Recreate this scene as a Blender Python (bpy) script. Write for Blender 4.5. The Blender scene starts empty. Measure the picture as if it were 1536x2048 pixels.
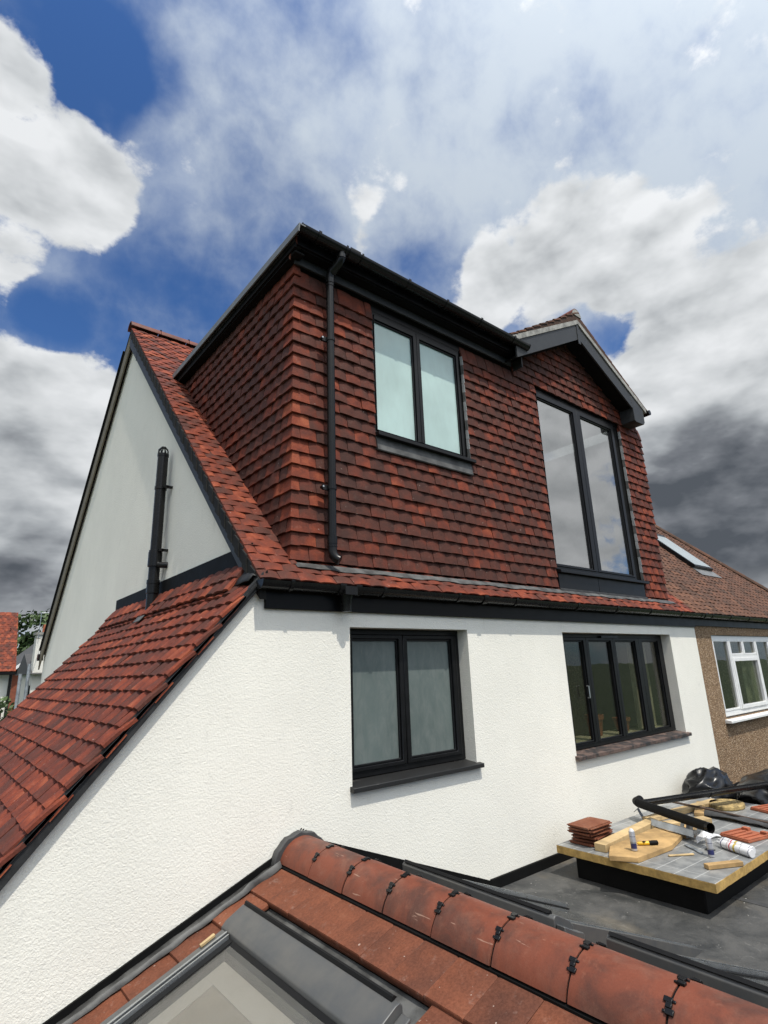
import bpy, math, random
from mathutils import Vector, Matrix, noise
from mathutils.geometry import tessellate_polygon
R = math.radians
scene = bpy.context.scene
C = scene.collection

# ------------------------------------------------------------------ camera
CAM = Vector((-2.14, -3.658, -0.854))
c_r = Vector((0.77701535, -0.62855097, -0.03421744))
c_u = Vector((-0.14552366, -0.23225056, 0.96170814))
c_f = Vector((0.6124296, 0.74228253, 0.27193129))
cam_data = bpy.data.cameras.new('camera')
cam_data.sensor_fit = 'VERTICAL'; cam_data.sensor_height = 36.0
cam_data.lens = 36.0 * 1111.93 / 2048.0
cam_data.clip_start = 0.05; cam_data.clip_end = 3000
cam = bpy.data.objects.new('camera', cam_data); C.objects.link(cam)
cam.matrix_world = Matrix(((c_r.x, c_u.x, -c_f.x, CAM.x), (c_r.y, c_u.y, -c_f.y, CAM.y), (c_r.z, c_u.z, -c_f.z, CAM.z), (0, 0, 0, 1)))
scene.camera = cam

def project(p):
    d = Vector(p) - CAM
    z = d.dot(c_f)
    if z < 0.05: return None
    return 768 + 1111.93 * d.dot(c_r) / z, 1024 - 1111.93 * d.dot(c_u) / z, z

# ------------------------------------------------------------------ node helpers
def nd(nt, t, ins=None, **props):
    n = nt.nodes.new(t)
    for k, v in props.items(): setattr(n, k, v)
    for k, v in (ins or {}).items():
        s = n.inputs[k]
        if isinstance(v, bpy.types.NodeSocket): nt.links.new(v, s)
        else: s.default_value = v
    return n
def ma(nt, op, a, b=0.0, c=0.0, clamp=False):
    n = nd(nt, 'ShaderNodeMath', {0: a, 1: b, 2: c}, operation=op, use_clamp=clamp)
    return n.outputs[0]
def vm(nt, op, a, b=(0, 0, 0), s=None):
    n = nd(nt, 'ShaderNodeVectorMath', {0: a, 1: b}, operation=op)
    if s is not None:
        if isinstance(s, bpy.types.NodeSocket): nt.links.new(s, n.inputs['Scale'])
        else: n.inputs['Scale'].default_value = s
    return n.outputs['Value'] if op in ('LENGTH', 'DISTANCE', 'DOT_PRODUCT') else n.outputs['Vector']
def smooth(nt, x, lo, hi, t0=0.0, t1=1.0):
    n = nd(nt, 'ShaderNodeMapRange', {'Value': x, 'From Min': lo, 'From Max': hi, 'To Min': t0, 'To Max': t1}, interpolation_type='SMOOTHSTEP')
    return n.outputs['Result']
def mixc(nt, f, a, b, blend='MIX'):
    n = nd(nt, 'ShaderNodeMix', data_type='RGBA', blend_type=blend)
    for s, v in ((n.inputs['Factor'], f), (n.inputs[6], a), (n.inputs[7], b)):
        if isinstance(v, bpy.types.NodeSocket): nt.links.new(v, s)
        elif s.type == 'RGBA': s.default_value = (v[0], v[1], v[2], 1)
        else: s.default_value = v
    return n.outputs[2]
def noise_tex(nt, vec, scale, detail=4, rough=.55, dist=0.0, lac=2.0):
    return nd(nt, 'ShaderNodeTexNoise', {'Vector': vec, 'Scale': scale, 'Detail': detail, 'Roughness': rough, 'Distortion': dist, 'Lacunarity': lac}).outputs['Fac']

# ------------------------------------------------------------------ sky and sun
sun_travel = Vector((0.17, 1.0, -2.12)).normalized()
to_sun = -sun_travel
SUN_EL = math.asin(to_sun.z)
SUN_ROT = math.atan2(to_sun.x, to_sun.y)

world = bpy.data.worlds.new('World'); scene.world = world; world.use_nodes = True
nt = world.node_tree; nt.nodes.clear()

tc = nd(nt, 'ShaderNodeTexCoord')
D = vm(nt, 'NORMALIZE', tc.outputs['Generated'])
zc = nd(nt, 'ShaderNodeSeparateXYZ', {0: D}).outputs[2]
sky = nd(nt, 'ShaderNodeTexSky', sky_type='NISHITA', sun_disc=False, sun_elevation=SUN_EL, sun_rotation=SUN_ROT, altitude=50, air_density=1.0, dust_density=.5, ozone_density=2.5)
def blobs(L, cap=1.0):
    acc = None
    for x, y, z, r, w in L:
        q = ma(nt, 'MULTIPLY', vm(nt, 'DISTANCE', D, (x, y, z)), 1.0 / r)
        b = ma(nt, 'MULTIPLY', ma(nt, 'MULTIPLY_ADD', ma(nt, 'MULTIPLY', q, q), -1.0, 1.0, clamp=True), w)
        acc = b if acc is None else ma(nt, 'ADD', acc, b)
    return ma(nt, 'MINIMUM', acc, cap)
# heaped clouds: where they stand, and the clear gaps between them
cum = blobs([(0.013,0.717,0.697,0.16,1),(0.075,0.746,0.661,0.095,.8),(-0.024,0.674,0.739,0.06,.8),(0.021,0.83,0.557,0.065,.9),(0.079,0.925,0.371,0.14,1),(0.122,0.898,0.423,0.09,.9),(0.066,0.963,0.261,0.19,1),(0.166,0.966,0.197,0.17,1),(0.665,0.418,0.619,0.115,.95),(0.62,0.508,0.598,0.09,.9),(0.712,0.323,0.624,0.10,.7),(0.784,0.269,0.56,0.12,.8),(0.854,0.2,0.481,0.13,.9),(0.89,0.26,0.374,0.18,1.1),(0.839,0.324,0.437,0.10,1),(0.913,0.33,0.238,0.24,1.3),(0.925,0.24,0.294,0.21,1.1),(0.936,0.32,0.143,0.18,1.0),
             (-.80,-.2,.52,.55,1.0),(-.72,.5,.45,.42,1.0),(-.3,-.85,.45,.4,.75),(.62,-.66,.40,.45,1.0),(.78,-.58,.22,.22,.45),(.1,-.35,.93,.35,.5)], 1.4)  # unseen clouds, added to whiten light on the gable and fill window reflections
blue = blobs([(0.035,0.652,0.758,0.11,1),(0.213,0.774,0.596,0.15,.40),(0.336,0.636,0.694,0.13,.85),(0.083,0.849,0.521,0.06,.9),(0.795,0.353,0.494,0.065,.62),(0.802,0.21,0.56,0.055,.9),(0.537,0.535,0.653,0.10,1.0),(0.296,0.775,0.558,0.10,.3),(0.09,0.62,0.775,0.09,.9),(.70,-.56,.44,.10,1.0)], 1.0)
sq = vm(nt, 'MULTIPLY', D, (1, 1, 1.45))
n1 = noise_tex(nt, sq, 4.6, 7, .57, .15, 2.1)
n2 = noise_tex(nt, sq, 17, 6, .6, .1)
f0 = ma(nt, 'MULTIPLY_ADD', ma(nt, 'SUBTRACT', cum, blue), .44, ma(nt, 'MULTIPLY_ADD', ma(nt, 'SUBTRACT', n1, .5), 1.2, ma(nt, 'MULTIPLY', ma(nt, 'SUBTRACT', n2, .5), .56)))
alpha = smooth(nt, f0, .07, .25)
thick = smooth(nt, f0, .14, .55)
# soft relief on the clouds, lit from above
sA = noise_tex(nt, vm(nt, 'MULTIPLY', D, (1, 1, 1.9)), 8.0, 4, .5, .1)
sB = noise_tex(nt, vm(nt, 'MULTIPLY', vm(nt, 'ADD', D, tuple(Vector((to_sun.x * .4, to_sun.y * .4, .9)) * .03)), (1, 1, 1.9)), 8.0, 4, .5, .1)
rel = ma(nt, 'MULTIPLY', ma(nt, 'SUBTRACT', sA, sB), 1.0)
rel = ma(nt, 'MULTIPLY_ADD', ma(nt, 'SUBTRACT', n1, .5), .22, rel)
dk = blobs([(0.913,0.33,0.205,0.18,1),(0.932,0.24,0.235,0.16,.7),(0.901,0.385,0.19,0.14,.6),(0.104,0.98,0.14,0.13,.85),(0.072,0.952,0.298,0.11,.30),(0.041,0.925,0.377,0.07,.30),(0.70,.42,.56,.10,.20),(0.78,.33,.53,.09,.2),
            (-.6,-.72,.24,.3,.7),(-.9,.3,.22,.3,.7)], 1.0)
dn = noise_tex(nt, vm(nt, 'MULTIPLY', D, (1, 1, 2.3)), 5.5, 7, .56, .1)
dk = ma(nt, 'MULTIPLY', dk, ma(nt, 'MULTIPLY_ADD', dn, 1.25, .30))
shade = ma(nt, 'ADD', ma(nt, 'MULTIPLY_ADD', thick, -.06, .90), rel)
shade = ma(nt, 'MULTIPLY_ADD', dk, -.80, shade, clamp=True)
ramp = nd(nt, 'ShaderNodeValToRGB', {'Fac': shade})
el = ramp.color_ramp.elements
el[0].position = 0.0; el[0].color = (.95, 1.08, 1.28, 1)
el[1].position = 1.0; el[1].color = (8.5, 8.7, 8.9, 1)
for p_, c_ in ((.25, (2.0, 2.15, 2.4)), (.5, (4.05, 4.3, 4.55)), (.75, (6.5, 6.75, 6.95))):
    e = el.new(p_); e.color = (*c_, 1)
# thin high veil, denser to the right of the view
hz = blobs([(0.346,0.459,0.818,0.34,.40),(0.601,0.237,0.763,0.38,.75),(0.271,0.61,0.745,0.20,.30),(0.561,0.38,0.735,0.25,.30),(0.724,0.143,0.675,0.30,.9),(-.4,-.2,.9,.7,.8),(.2,-.7,.7,.6,.8),(-.8,.2,.5,.5,.6)], 1.0)
hn = noise_tex(nt, vm(nt, 'MULTIPLY', D, (1, 1, 1.5)), 4.2, 5, .52, .12)
hn2 = noise_tex(nt, vm(nt, 'MULTIPLY', D, (1.3, 1.3, 1)), 13, 6, .58, .15)
hv = ma(nt, 'MULTIPLY_ADD', hz, .62, ma(nt, 'MULTIPLY_ADD', ma(nt, 'SUBTRACT', hn, .5), 1.6, ma(nt, 'MULTIPLY', ma(nt, 'SUBTRACT', hn2, .5), .55)))
hv = ma(nt, 'MULTIPLY_ADD', blue, -.46, ma(nt, 'ADD', hv, .21))
halpha = smooth(nt, hv, -.25, .80, .0, .90)
hcol = mixc(nt, smooth(nt, ma(nt, 'ADD', hn2, ma(nt, 'MULTIPLY', hz, .35)), .35, .95), (4.5, 5.3, 6.7), (6.1, 6.8, 7.5))
skyc = mixc(nt, 1.0, sky.outputs[0], (.56, .88, 1.28), 'MULTIPLY')
col = mixc(nt, halpha, skyc, hcol)
col = mixc(nt, alpha, col, ramp.outputs[0])
# bright broken cloud low over the horizon
hb = ma(nt, 'MULTIPLY', smooth(nt, zc, .03, .15, .8, 0.0), smooth(nt, dn, .38, .60))
col = mixc(nt, hb, col, (6.0, 6.2, 6.4))
# sky brightens towards the sun, a glow added to lift the ambient light
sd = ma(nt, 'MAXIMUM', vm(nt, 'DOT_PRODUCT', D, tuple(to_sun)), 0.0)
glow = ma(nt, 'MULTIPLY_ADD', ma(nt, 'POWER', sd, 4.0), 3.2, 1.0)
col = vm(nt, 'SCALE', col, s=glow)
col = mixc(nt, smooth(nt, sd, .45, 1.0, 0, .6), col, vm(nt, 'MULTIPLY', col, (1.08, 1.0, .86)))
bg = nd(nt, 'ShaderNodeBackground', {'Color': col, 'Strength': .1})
out = nd(nt, 'ShaderNodeOutputWorld'); nt.links.new(bg.outputs[0], out.inputs[0])
world.cycles.sampling_method = 'MANUAL'; world.cycles.sample_map_resolution = 1024

sl = bpy.data.lights.new('sun', 'SUN'); sl.energy = 4.1; sl.angle = R(.55); sl.color = (1.0, .95, .86)
so = bpy.data.objects.new('sun', sl); C.objects.link(so)
so.rotation_euler = sun_travel.to_track_quat('-Z', 'Y').to_euler(); so.location = (0, -10, 20)
scene.view_settings.view_transform = 'Standard'; scene.view_settings.look = 'None'
scene.view_settings.gamma = 1; scene.view_settings.exposure = -0.08
scene.view_settings.use_curve_mapping = False
scene.cycles.max_bounces = 6; scene.cycles.diffuse_bounces = 3; scene.cycles.glossy_bounces = 3; scene.cycles.caustics_reflective = False; scene.cycles.caustics_refractive = False
scene.cycles.use_denoising = True

# ------------------------------------------------------------------ materials
M = {}
def mat(name):
    m = bpy.data.materials.new(name); m.use_nodes = True
    t = m.node_tree; t.nodes.clear()
    o = nd(t, 'ShaderNodeOutputMaterial')
    p = nd(t, 'ShaderNodeBsdfPrincipled'); t.links.new(p.outputs[0], o.inputs[0])
    M[name] = m
    return m, t, p, o
def pos(t): return nd(t, 'ShaderNodeNewGeometry').outputs['Position']
def rpos(t):
    return nd(t, 'ShaderNodeVectorRotate', {'Vector': pos(t), 'Rotation': (.63, .47, .81)}, rotation_type='EULER_XYZ').outputs[0]
def bump(t, p, h, strength=.5, dist=.01):
    b = nd(t, 'ShaderNodeBump', {'Height': h, 'Strength': strength, 'Distance': dist})
    t.links.new(b.outputs[0], p.inputs['Normal'])
def setc(t, p, k, v):
    if isinstance(v, bpy.types.NodeSocket): t.links.new(v, p.inputs[k])
    elif k == 'Base Color': p.inputs[k].default_value = (v[0], v[1], v[2], 1)
    else: p.inputs[k].default_value = v
def simple(name, col, rough=.5, metal=0.0, var=.18, scale=9.0, bmp=.15, bscale=60, col2=None, spec=.5, coat=0):
    m, t, p, o = mat(name)
    P = rpos(t)
    n = noise_tex(t, P, scale, 6, .6)
    c2 = col2 or tuple(x * (1 - var * 1.6) for x in col)
    setc(t, p, 'Base Color', mixc(t, smooth(t, n, .3, .7), c2, col))
    setc(t, p, 'Roughness', ma(t, 'MULTIPLY_ADD', n, .25, rough - .12))
    p.inputs['Metallic'].default_value = metal
    p.inputs['Specular IOR Level'].default_value = spec
    p.inputs['Coat Weight'].default_value = coat
    if bmp: bump(t, p, noise_tex(t, P, bscale, 4, .6), bmp, .004)
    return m
def tile_material(name, per_object, ramp_cols, bright=1.0, dust=.12):
    m, t, p, o = mat(name)
    P = pos(t)
    if per_object:
        r = nd(t, 'ShaderNodeSeparateColor', {0: nd(t, 'ShaderNodeObjectInfo').outputs['Color']}).outputs[0]
    else:
        r = nd(t, 'ShaderNodeAttribute', attribute_name='rnd').outputs['Fac']
    off = nd(t, 'ShaderNodeCombineXYZ', {0: ma(t, 'MULTIPLY', r, 57.0), 1: ma(t, 'MULTIPLY', r, 31.0), 2: 0.0}).outputs[0]
    V = vm(t, 'ADD', P, off)
    n = noise_tex(t, V, 6.5, 3, .5)
    f = ma(t, 'ADD', r, ma(t, 'MULTIPLY', ma(t, 'SUBTRACT', n, .5), 1.25), clamp=True)
    cr = nd(t, 'ShaderNodeValToRGB', {'Fac': f}); e = cr.color_ramp.elements
    e[0].position = ramp_cols[0][0]; e[0].color = (*[x * bright for x in ramp_cols[0][1]], 1)
    e[1].position = ramp_cols[-1][0]; e[1].color = (*[x * bright for x in ramp_cols[-1][1]], 1)
    for q, c in ramp_cols[1:-1]:
        k = e.new(q); k.color = (*[x * bright for x in c], 1)
    fine = noise_tex(t, P, 85, 5, .65)
    c = mixc(t, 1.0, cr.outputs[0], mixc(t, smooth(t, fine, .25, .75), (.74, .74, .74), (1.14, 1.14, 1.14)), 'MULTIPLY')
    du = smooth(t, noise_tex(t, V, 16, 7, .68), .56, .78, 0, dust)
    c = mixc(t, du, c, (.42, .34, .29))
    sp = smooth(t, noise_tex(t, V, 42, 2, .4), .755, .78, 0, .45)
    c = mixc(t, sp, c, (.55, .45, .38))
    setc(t, p, 'Base Color', c)
    setc(t, p, 'Roughness', ma(t, 'MULTIPLY_ADD', fine, .3, .52))
    p.inputs['Specular IOR Level'].default_value = .10
    bump(t, p, ma(t, 'ADD', fine, ma(t, 'MULTIPLY', noise_tex(t, P, 22, 3, .5), .9)), .35, .004)
    return m
RAMP = [(.0, (.060, .029, .0235)), (.35, (.090, .0345, .0255)), (.56, (.130, .037, .0245)), (.76, (.200, .049, .027)), (1.0, (.30, .085, .043))]
tile_material('tile_obj', True, RAMP); tile_material('tile_mass', False, RAMP)
RAMP2 = [(.0, (.092, .040, .028)), (.4, (.155, .058, .035)), (.7, (.20, .070, .039)), (1.0, (.25, .10, .058))]
tile_material('tile_flat', True, RAMP2, .82, .25)
RAMP3 = [(.0, (.068, .041, .029)), (.5, (.112, .056, .036)), (1.0, (.165, .080, .048))]
tile_material('tile_old_obj', True, RAMP3, 1.0, .2); tile_material('tile_old_mass', False, RAMP3, 1.0, .2)
def ridge_material():
    m, t, p, o = mat('tile_ridge')
    P = pos(t)
    r = nd(t, 'ShaderNodeSeparateColor', {0: nd(t, 'ShaderNodeObjectInfo').outputs['Color']}).outputs[0]
    V = vm(t, 'ADD', P, nd(t, 'ShaderNodeCombineXYZ', {0: ma(t, 'MULTIPLY', r, 40), 1: ma(t, 'MULTIPLY', r, 23), 2: 0.0}).outputs[0])
    n = noise_tex(t, V, 5.0, 5, .6, .4)
    c = mixc(t, smooth(t, n, .30, .62), (.080, .035, .026), (.168, .050, .029))
    c = mixc(t, smooth(t, noise_tex(t, V, 9, 7, .7, .4), .45, .75, 0, .22), c, (.25, .135, .095))
    c = mixc(t, smooth(t, noise_tex(t, vm(t, 'MULTIPLY', V, (9, 9, 2)), 3, 5, .6), .55, .8, 0, .35), c, (.28, .12, .075))
    st = smooth(t, noise_tex(t, vm(t, 'MULTIPLY', V, (18, 1.6, 18)), 4, 3, .5), .70, .74, 0, .5)
    c = mixc(t, st, c, (.42, .27, .20))
    fine = noise_tex(t, P, 140, 4, .6)
    c = mixc(t, 1.0, c, mixc(t, fine, (.8, .8, .8), (1.18, 1.18, 1.18)), 'MULTIPLY')
    setc(t, p, 'Base Color', c)
    setc(t, p, 'Roughness', ma(t, 'MULTIPLY_ADD', n, .25, .38)); p.inputs['Specular IOR Level'].default_value = .2
    bump(t, p, fine, .16, .003)
ridge_material()

def render_wall(name, base, grain, strength, dirt=.5):
    m, t, p, o = mat(name)
    P = pos(t)
    big = noise_tex(t, P, 1.1, 5, .6)
    c = mixc(t, smooth(t, big, .3, .72), tuple(x * .93 for x in base), base)
    c = mixc(t, smooth(t, noise_tex(t, P, 4.5, 7, .7, .8), .52, .75, 0, .35), c, tuple(x * .88 for x in base))
    scuff = smooth(t, noise_tex(t, vm(t, 'MULTIPLY', P, (6, 6, 2.2)), 2.2, 9, .72, .6), .55, .74, 0, .42 * dirt)
    c = mixc(t, scuff, c, (.36, .35, .32))
    run = smooth(t, noise_tex(t, vm(t, 'MULTIPLY', P, (9, 9, .5)), 1.7, 6, .6), .58, .8, 0, .20 * dirt)
    c = mixc(t, run, c, (.55, .53, .49))
    Q = rpos(t)
    Q2 = nd(t, 'ShaderNodeVectorRotate', {'Vector': P, 'Rotation': (1.9, -.7, 2.3)}, rotation_type='EULER_XYZ').outputs[0]
    h = ma(t, 'ADD', noise_tex(t, Q, grain, 1.0, .5, .6), ma(t, 'MULTIPLY', noise_tex(t, Q2, grain * .61, 1.0, .5, .8), .9))
    bump(t, p, h, strength, .006)
    setc(t, p, 'Base Color', c)
    p.inputs['Roughness'].default_value = .92; p.inputs['Specular IOR Level'].default_value = .2
render_wall('white_render', (.80, .78, .705), 95, .40)
render_wall('old_white', (.72, .70, .64), 40, .4, 2.2)
def pebbledash():
    m, t, p, o = mat('pebbledash')
    P = pos(t)
    v = nd(t, 'ShaderNodeTexVoronoi', {'Vector': P, 'Scale': 78.0})
    r = nd(t, 'ShaderNodeSeparateColor', {0: v.outputs['Color']}).outputs[0]
    cr = nd(t, 'ShaderNodeValToRGB', {'Fac': r}); e = cr.color_ramp.elements
    e[0].position = 0; e[0].color = (.11, .062, .034, 1); e[1].position = 1; e[1].color = (.50, .38, .26, 1)
    for q, c in ((.3, (.20, .12, .062)), (.6, (.27, .17, .09)), (.82, (.34, .235, .14))):
        k = e.new(q); k.color = (*c, 1)
    big = noise_tex(t, P, 2.2, 5, .6)
    c = mixc(t, 1.0, cr.outputs[0], mixc(t, big, (.7, .7, .7), (1.2, 1.2, 1.2)), 'MULTIPLY')
    setc(t, p, 'Base Color', c); p.inputs['Roughness'].default_value = .9
    bump(t, p, ma(t, 'MULTIPLY', v.outputs['Distance'], -1.0), .9, .012)
pebbledash()
simple('black_plastic', (.007, .007, .0075), .26, bmp=0, spec=.24, col2=(.011, .0108, .0105), scale=14)
simple('black_dull', (.006, .006, .006), .6, bmp=.2, bscale=30, spec=.12)
simple('black_fascia', (.005, .005, .0055), .36, bmp=0, spec=.16)
simple('frame_black', (.007, .0072, .008), .36, bmp=0, spec=.25)
simple('anthracite', (.036, .038, .040), .5, bmp=.08, bscale=35, spec=.3)
simple('trim_grey', (.12, .13, .132), .5, bmp=.05)
simple('verge_dark', (.022, .022, .021), .8, bmp=.5, bscale=40, var=.3, spec=.2)
simple('lead', (.17, .17, .165), .5, var=.25, bmp=.3, bscale=28)
simple('lead_dark', (.030, .031, .032), .6, var=.3, bmp=.3, bscale=25, spec=.25)
simple('lead_dusty', (.10, .10, .096), .62, var=.45, scale=7, bmp=.5, bscale=24)
simple('soaker', (.48, .49, .49), .5, var=.2)
simple('mortar', (.36, .35, .32), .9, var=.35, bmp=.6, bscale=50)
simple('barge_rear', (.20, .175, .13), .7, spec=.15)
simple('deck', (.012, .011, .010), .9, spec=.1)
simple('skylight_grey', (.058, .061, .064), .45, bmp=.06, col2=(.085, .083, .078), scale=6)
simple('skylight_dark', (.007, .007, .0075), .6, spec=.2)
simple('alu', (.50, .52, .53), .28, metal=.9, var=.1, bmp=.05)
simple('galv', (.42, .45, .48), .4, metal=.6, var=.25)
simple('white_plastic', (.74, .74, .73), .32, var=.05, bmp=.03)
simple('timber_new', (.50, .315, .13), .7, var=.3, scale=5, bmp=.25)
simple('timber_pale', (.56, .40, .20), .7, var=.25, scale=6, bmp=.25)
simple('foam', (.50, .32, .10), .85, var=.25, scale=18, bmp=.6, bscale=70)
simple('foam_rough', (.50, .36, .15), .9, var=.5, scale=20, bmp=.9, bscale=40)
simple('plastic_bag', (.006, .006, .0065), .30, bmp=.5, bscale=14, spec=.35)
simple('rubber', (.05, .05, .05), .7, bmp=.4, bscale=25)
simple('rust', (.085, .055, .04), .75, bmp=.3)
simple('terracotta', (.36, .105, .048), .75, bmp=.3)
simple('knife_yellow', (.75, .44, .02), .4)
simple('tube_white', (.70, .70, .71), .35, var=.06, bmp=0)
simple('tube_silver', (.50, .50, .52), .3, metal=.5, var=.15, bmp=0)
simple('print_blue', (.02, .025, .11), .4, bmp=0); simple('print_red', (.52, .045, .06), .4, bmp=0); simple('print_yellow', (.55, .40, .06), .4, bmp=0); simple('print_dark', (.03, .03, .035), .4, bmp=0)
simple('reflection_pale', (.44, .43, .405), .9, bmp=0, var=.06)
simple('blind', (.30, .275, .235), .9, bmp=.3, bscale=120, var=.1)
simple('room', (.10, .088, .07), .9, bmp=0)
simple('room_light', (.55, .53, .49), .9, bmp=0)
simple('curtain', (.46, .52, .46), .9, var=.3, bmp=0)
simple('brick_far', (.24, .075, .04), .9, bmp=.3, bscale=25)
simple('slate', (.07, .068, .066), .8)
simple('grass', (.055, .085, .028), .95, var=.4, scale=2)
simple('paving', (.30, .29, .265), .9)
simple('bark', (.09, .065, .045), .9)
def leaf_mat():
    m, t, p, o = mat('leaf')
    r = nd(t, 'ShaderNodeAttribute', attribute_name='rnd').outputs['Fac']
    setc(t, p, 'Base Color', mixc(t, r, (.028, .055, .014), (.075, .12, .032)))
    p.inputs['Roughness'].default_value = .6
leaf_mat()
def flat_roof():
    m, t, p, o = mat('rubber_roof')
    P = pos(t)
    n = noise_tex(t, P, 2.6, 9, .66, .7); n2 = noise_tex(t, P, 11, 8, .7, .8)
    c = mixc(t, smooth(t, n, .32, .68), (.026, .027, .027), (.072, .070, .066))
    c = mixc(t, smooth(t, n2, .56, .74, 0, .55), c, (.17, .165, .15))
    c = mixc(t, smooth(t, noise_tex(t, vm(t, 'ADD', P, (5, 3, 0)), 9, 7, .7, 1.2), .60, .72, 0, .55), c, (.028, .028, .028))
    c = mixc(t, smooth(t, noise_tex(t, vm(t, 'ADD', P, (9, 1, 0)), 1.6, 5, .6), .56, .74, 0, .35), c, (.19, .155, .105))
    setc(t, p, 'Base Color', c); setc(t, p, 'Roughness', ma(t, 'MULTIPLY_ADD', n, .4, .45))
    bump(t, p, ma(t, 'ADD', n2, noise_tex(t, P, 60, 4, .6)), .35, .006)
flat_roof()
def foil():
    m, t, p, o = mat('foil')
    P = pos(t)
    x = nd(t, 'ShaderNodeSeparateXYZ', {0: P})
    def line(v, step, w):
        fr = ma(t, 'FRACT', ma(t, 'DIVIDE', v, step))
        return ma(t, 'LESS_THAN', fr, w)
    l = ma(t, 'MAXIMUM', line(ma(t, 'ADD', x.outputs[1], ma(t, 'MULTIPLY', x.outputs[0], .04)), .145, .045), ma(t, 'MULTIPLY', line(x.outputs[0], .9, .006), 1))
    n = noise_tex(t, P, 7, 8, .65, .4)
    c = mixc(t, smooth(t, n, .35, .7), (.19, .195, .195), (.32, .32, .31))
    c = mixc(t, smooth(t, noise_tex(t, P, 24, 6, .7), .62, .72, 0, .6), c, (.60, .56, .46))
    c = mixc(t, ma(t, 'MULTIPLY', l, .65), c, (.62, .62, .60))
    setc(t, p, 'Base Color', c); p.inputs['Metallic'].default_value = .25; p.inputs['Roughness'].default_value = .42
    bump(t, p, n, .2, .01)
foil()
def wood_sill():
    m, t, p, o = mat('sill_dusty')
    P = pos(t)
    n = noise_tex(t, P, 7, 8, .7, .5)
    setc(t, p, 'Base Color', mixc(t, smooth(t, n, .42, .62), (.02, .019, .019), (.125, .083, .067))); p.inputs['Roughness'].default_value = .6
    m, t, p, o = mat('sill_black')
    P = pos(t)
    n = noise_tex(t, vm(t, 'MULTIPLY', P, (1, 3, 3)), 9, 8, .7, .5)
    setc(t, p, 'Base Color', mixc(t, smooth(t, n, .60, .76), (.010, .010, .010), (.16, .15, .135))); p.inputs['Roughness'].default_value = .5
wood_sill()
def frosted(name, col, spec, grime):
    m, t, p, o = mat(name)
    P = pos(t)
    g = noise_tex(t, vm(t, 'MULTIPLY', P, (5, 5, 2)), 2.5, 8, .68, .5)
    lg = noise_tex(t, P, 1.7, 2, .5)
    col = mixc(t, smooth(t, lg, .3, .7), tuple(x * .88 for x in col), tuple(min(1, x * 1.08) for x in col)); base_ = (.19, .21, .20)
    c = mixc(t, smooth(t, g, .35, .75, 0, grime), col, base_)
    setc(t, p, 'Base Color', c)
    setc(t, p, 'Roughness', .30); p.inputs['Specular IOR Level'].default_value = spec
    p.inputs['Coat Weight'].default_value = .35; p.inputs['Coat Roughness'].default_value = .04
    bump(t, p, noise_tex(t, P, 110, 3, .6), .10, .002)
frosted('frosted_pale', (.42, .56, .53), .5, .12)
frosted('frosted_dark', (.110, .138, .132), .5, .55)
frosted('frosted_grey', (.27, .31, .32), .5, .3)
def clear_glass(name, ior, tint=(.92, .95, .93), dirt=0.06, gcol=(1, 1, 1), wav=.03):
    m = bpy.data.materials.new(name); m.use_nodes = True; t = m.node_tree; t.nodes.clear(); M[name] = m
    o = nd(t, 'ShaderNodeOutputMaterial')
    bf = nd(t, 'ShaderNodeNewGeometry').outputs['Backfacing']
    fr = nd(t, 'ShaderNodeFresnel', {'IOR': ma(t, 'MULTIPLY_ADD', bf, 1 / ior - ior, ior)}).outputs[0]
    tr = nd(t, 'ShaderNodeBsdfTransparent', {'Color': (*tint, 1)})
    gl = nd(t, 'ShaderNodeBsdfGlossy', {'Roughness': .015, 'Color': (*gcol, 1)})
    P = pos(t)
    b = nd(t, 'ShaderNodeBump', {'Height': noise_tex(t, P, 1.6, 2, .5), 'Strength': wav, 'Distance': .05})
    t.links.new(b.outputs[0], gl.inputs['Normal'])
    mx = nd(t, 'ShaderNodeMixShader', {0: fr, 1: tr.outputs[0], 2: gl.outputs[0]})
    df = nd(t, 'ShaderNodeBsdfDiffuse', {'Color': (.5, .5, .48, 1)})
    g = smooth(t, noise_tex(t, P, 6, 8, .7, .5), .4, .8, dirt * .3, dirt)
    mx2 = nd(t, 'ShaderNodeMixShader', {0: g, 1: mx.outputs[0], 2: df.outputs[0]})
    t.links.new(mx2.outputs[0], o.inputs[0])
clear_glass('glass_sky', 4.2, (.45, .47, .46), .05)
clear_glass('glass_dark', 1.5, (.70, .70, .62), .012)
clear_glass('glass_roof', 1.8, (.80, .79, .765), .06, wav=.005)
clear_glass('glass_far', 1.8, (.6, .62, .6), .05, wav=0.0)

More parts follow.
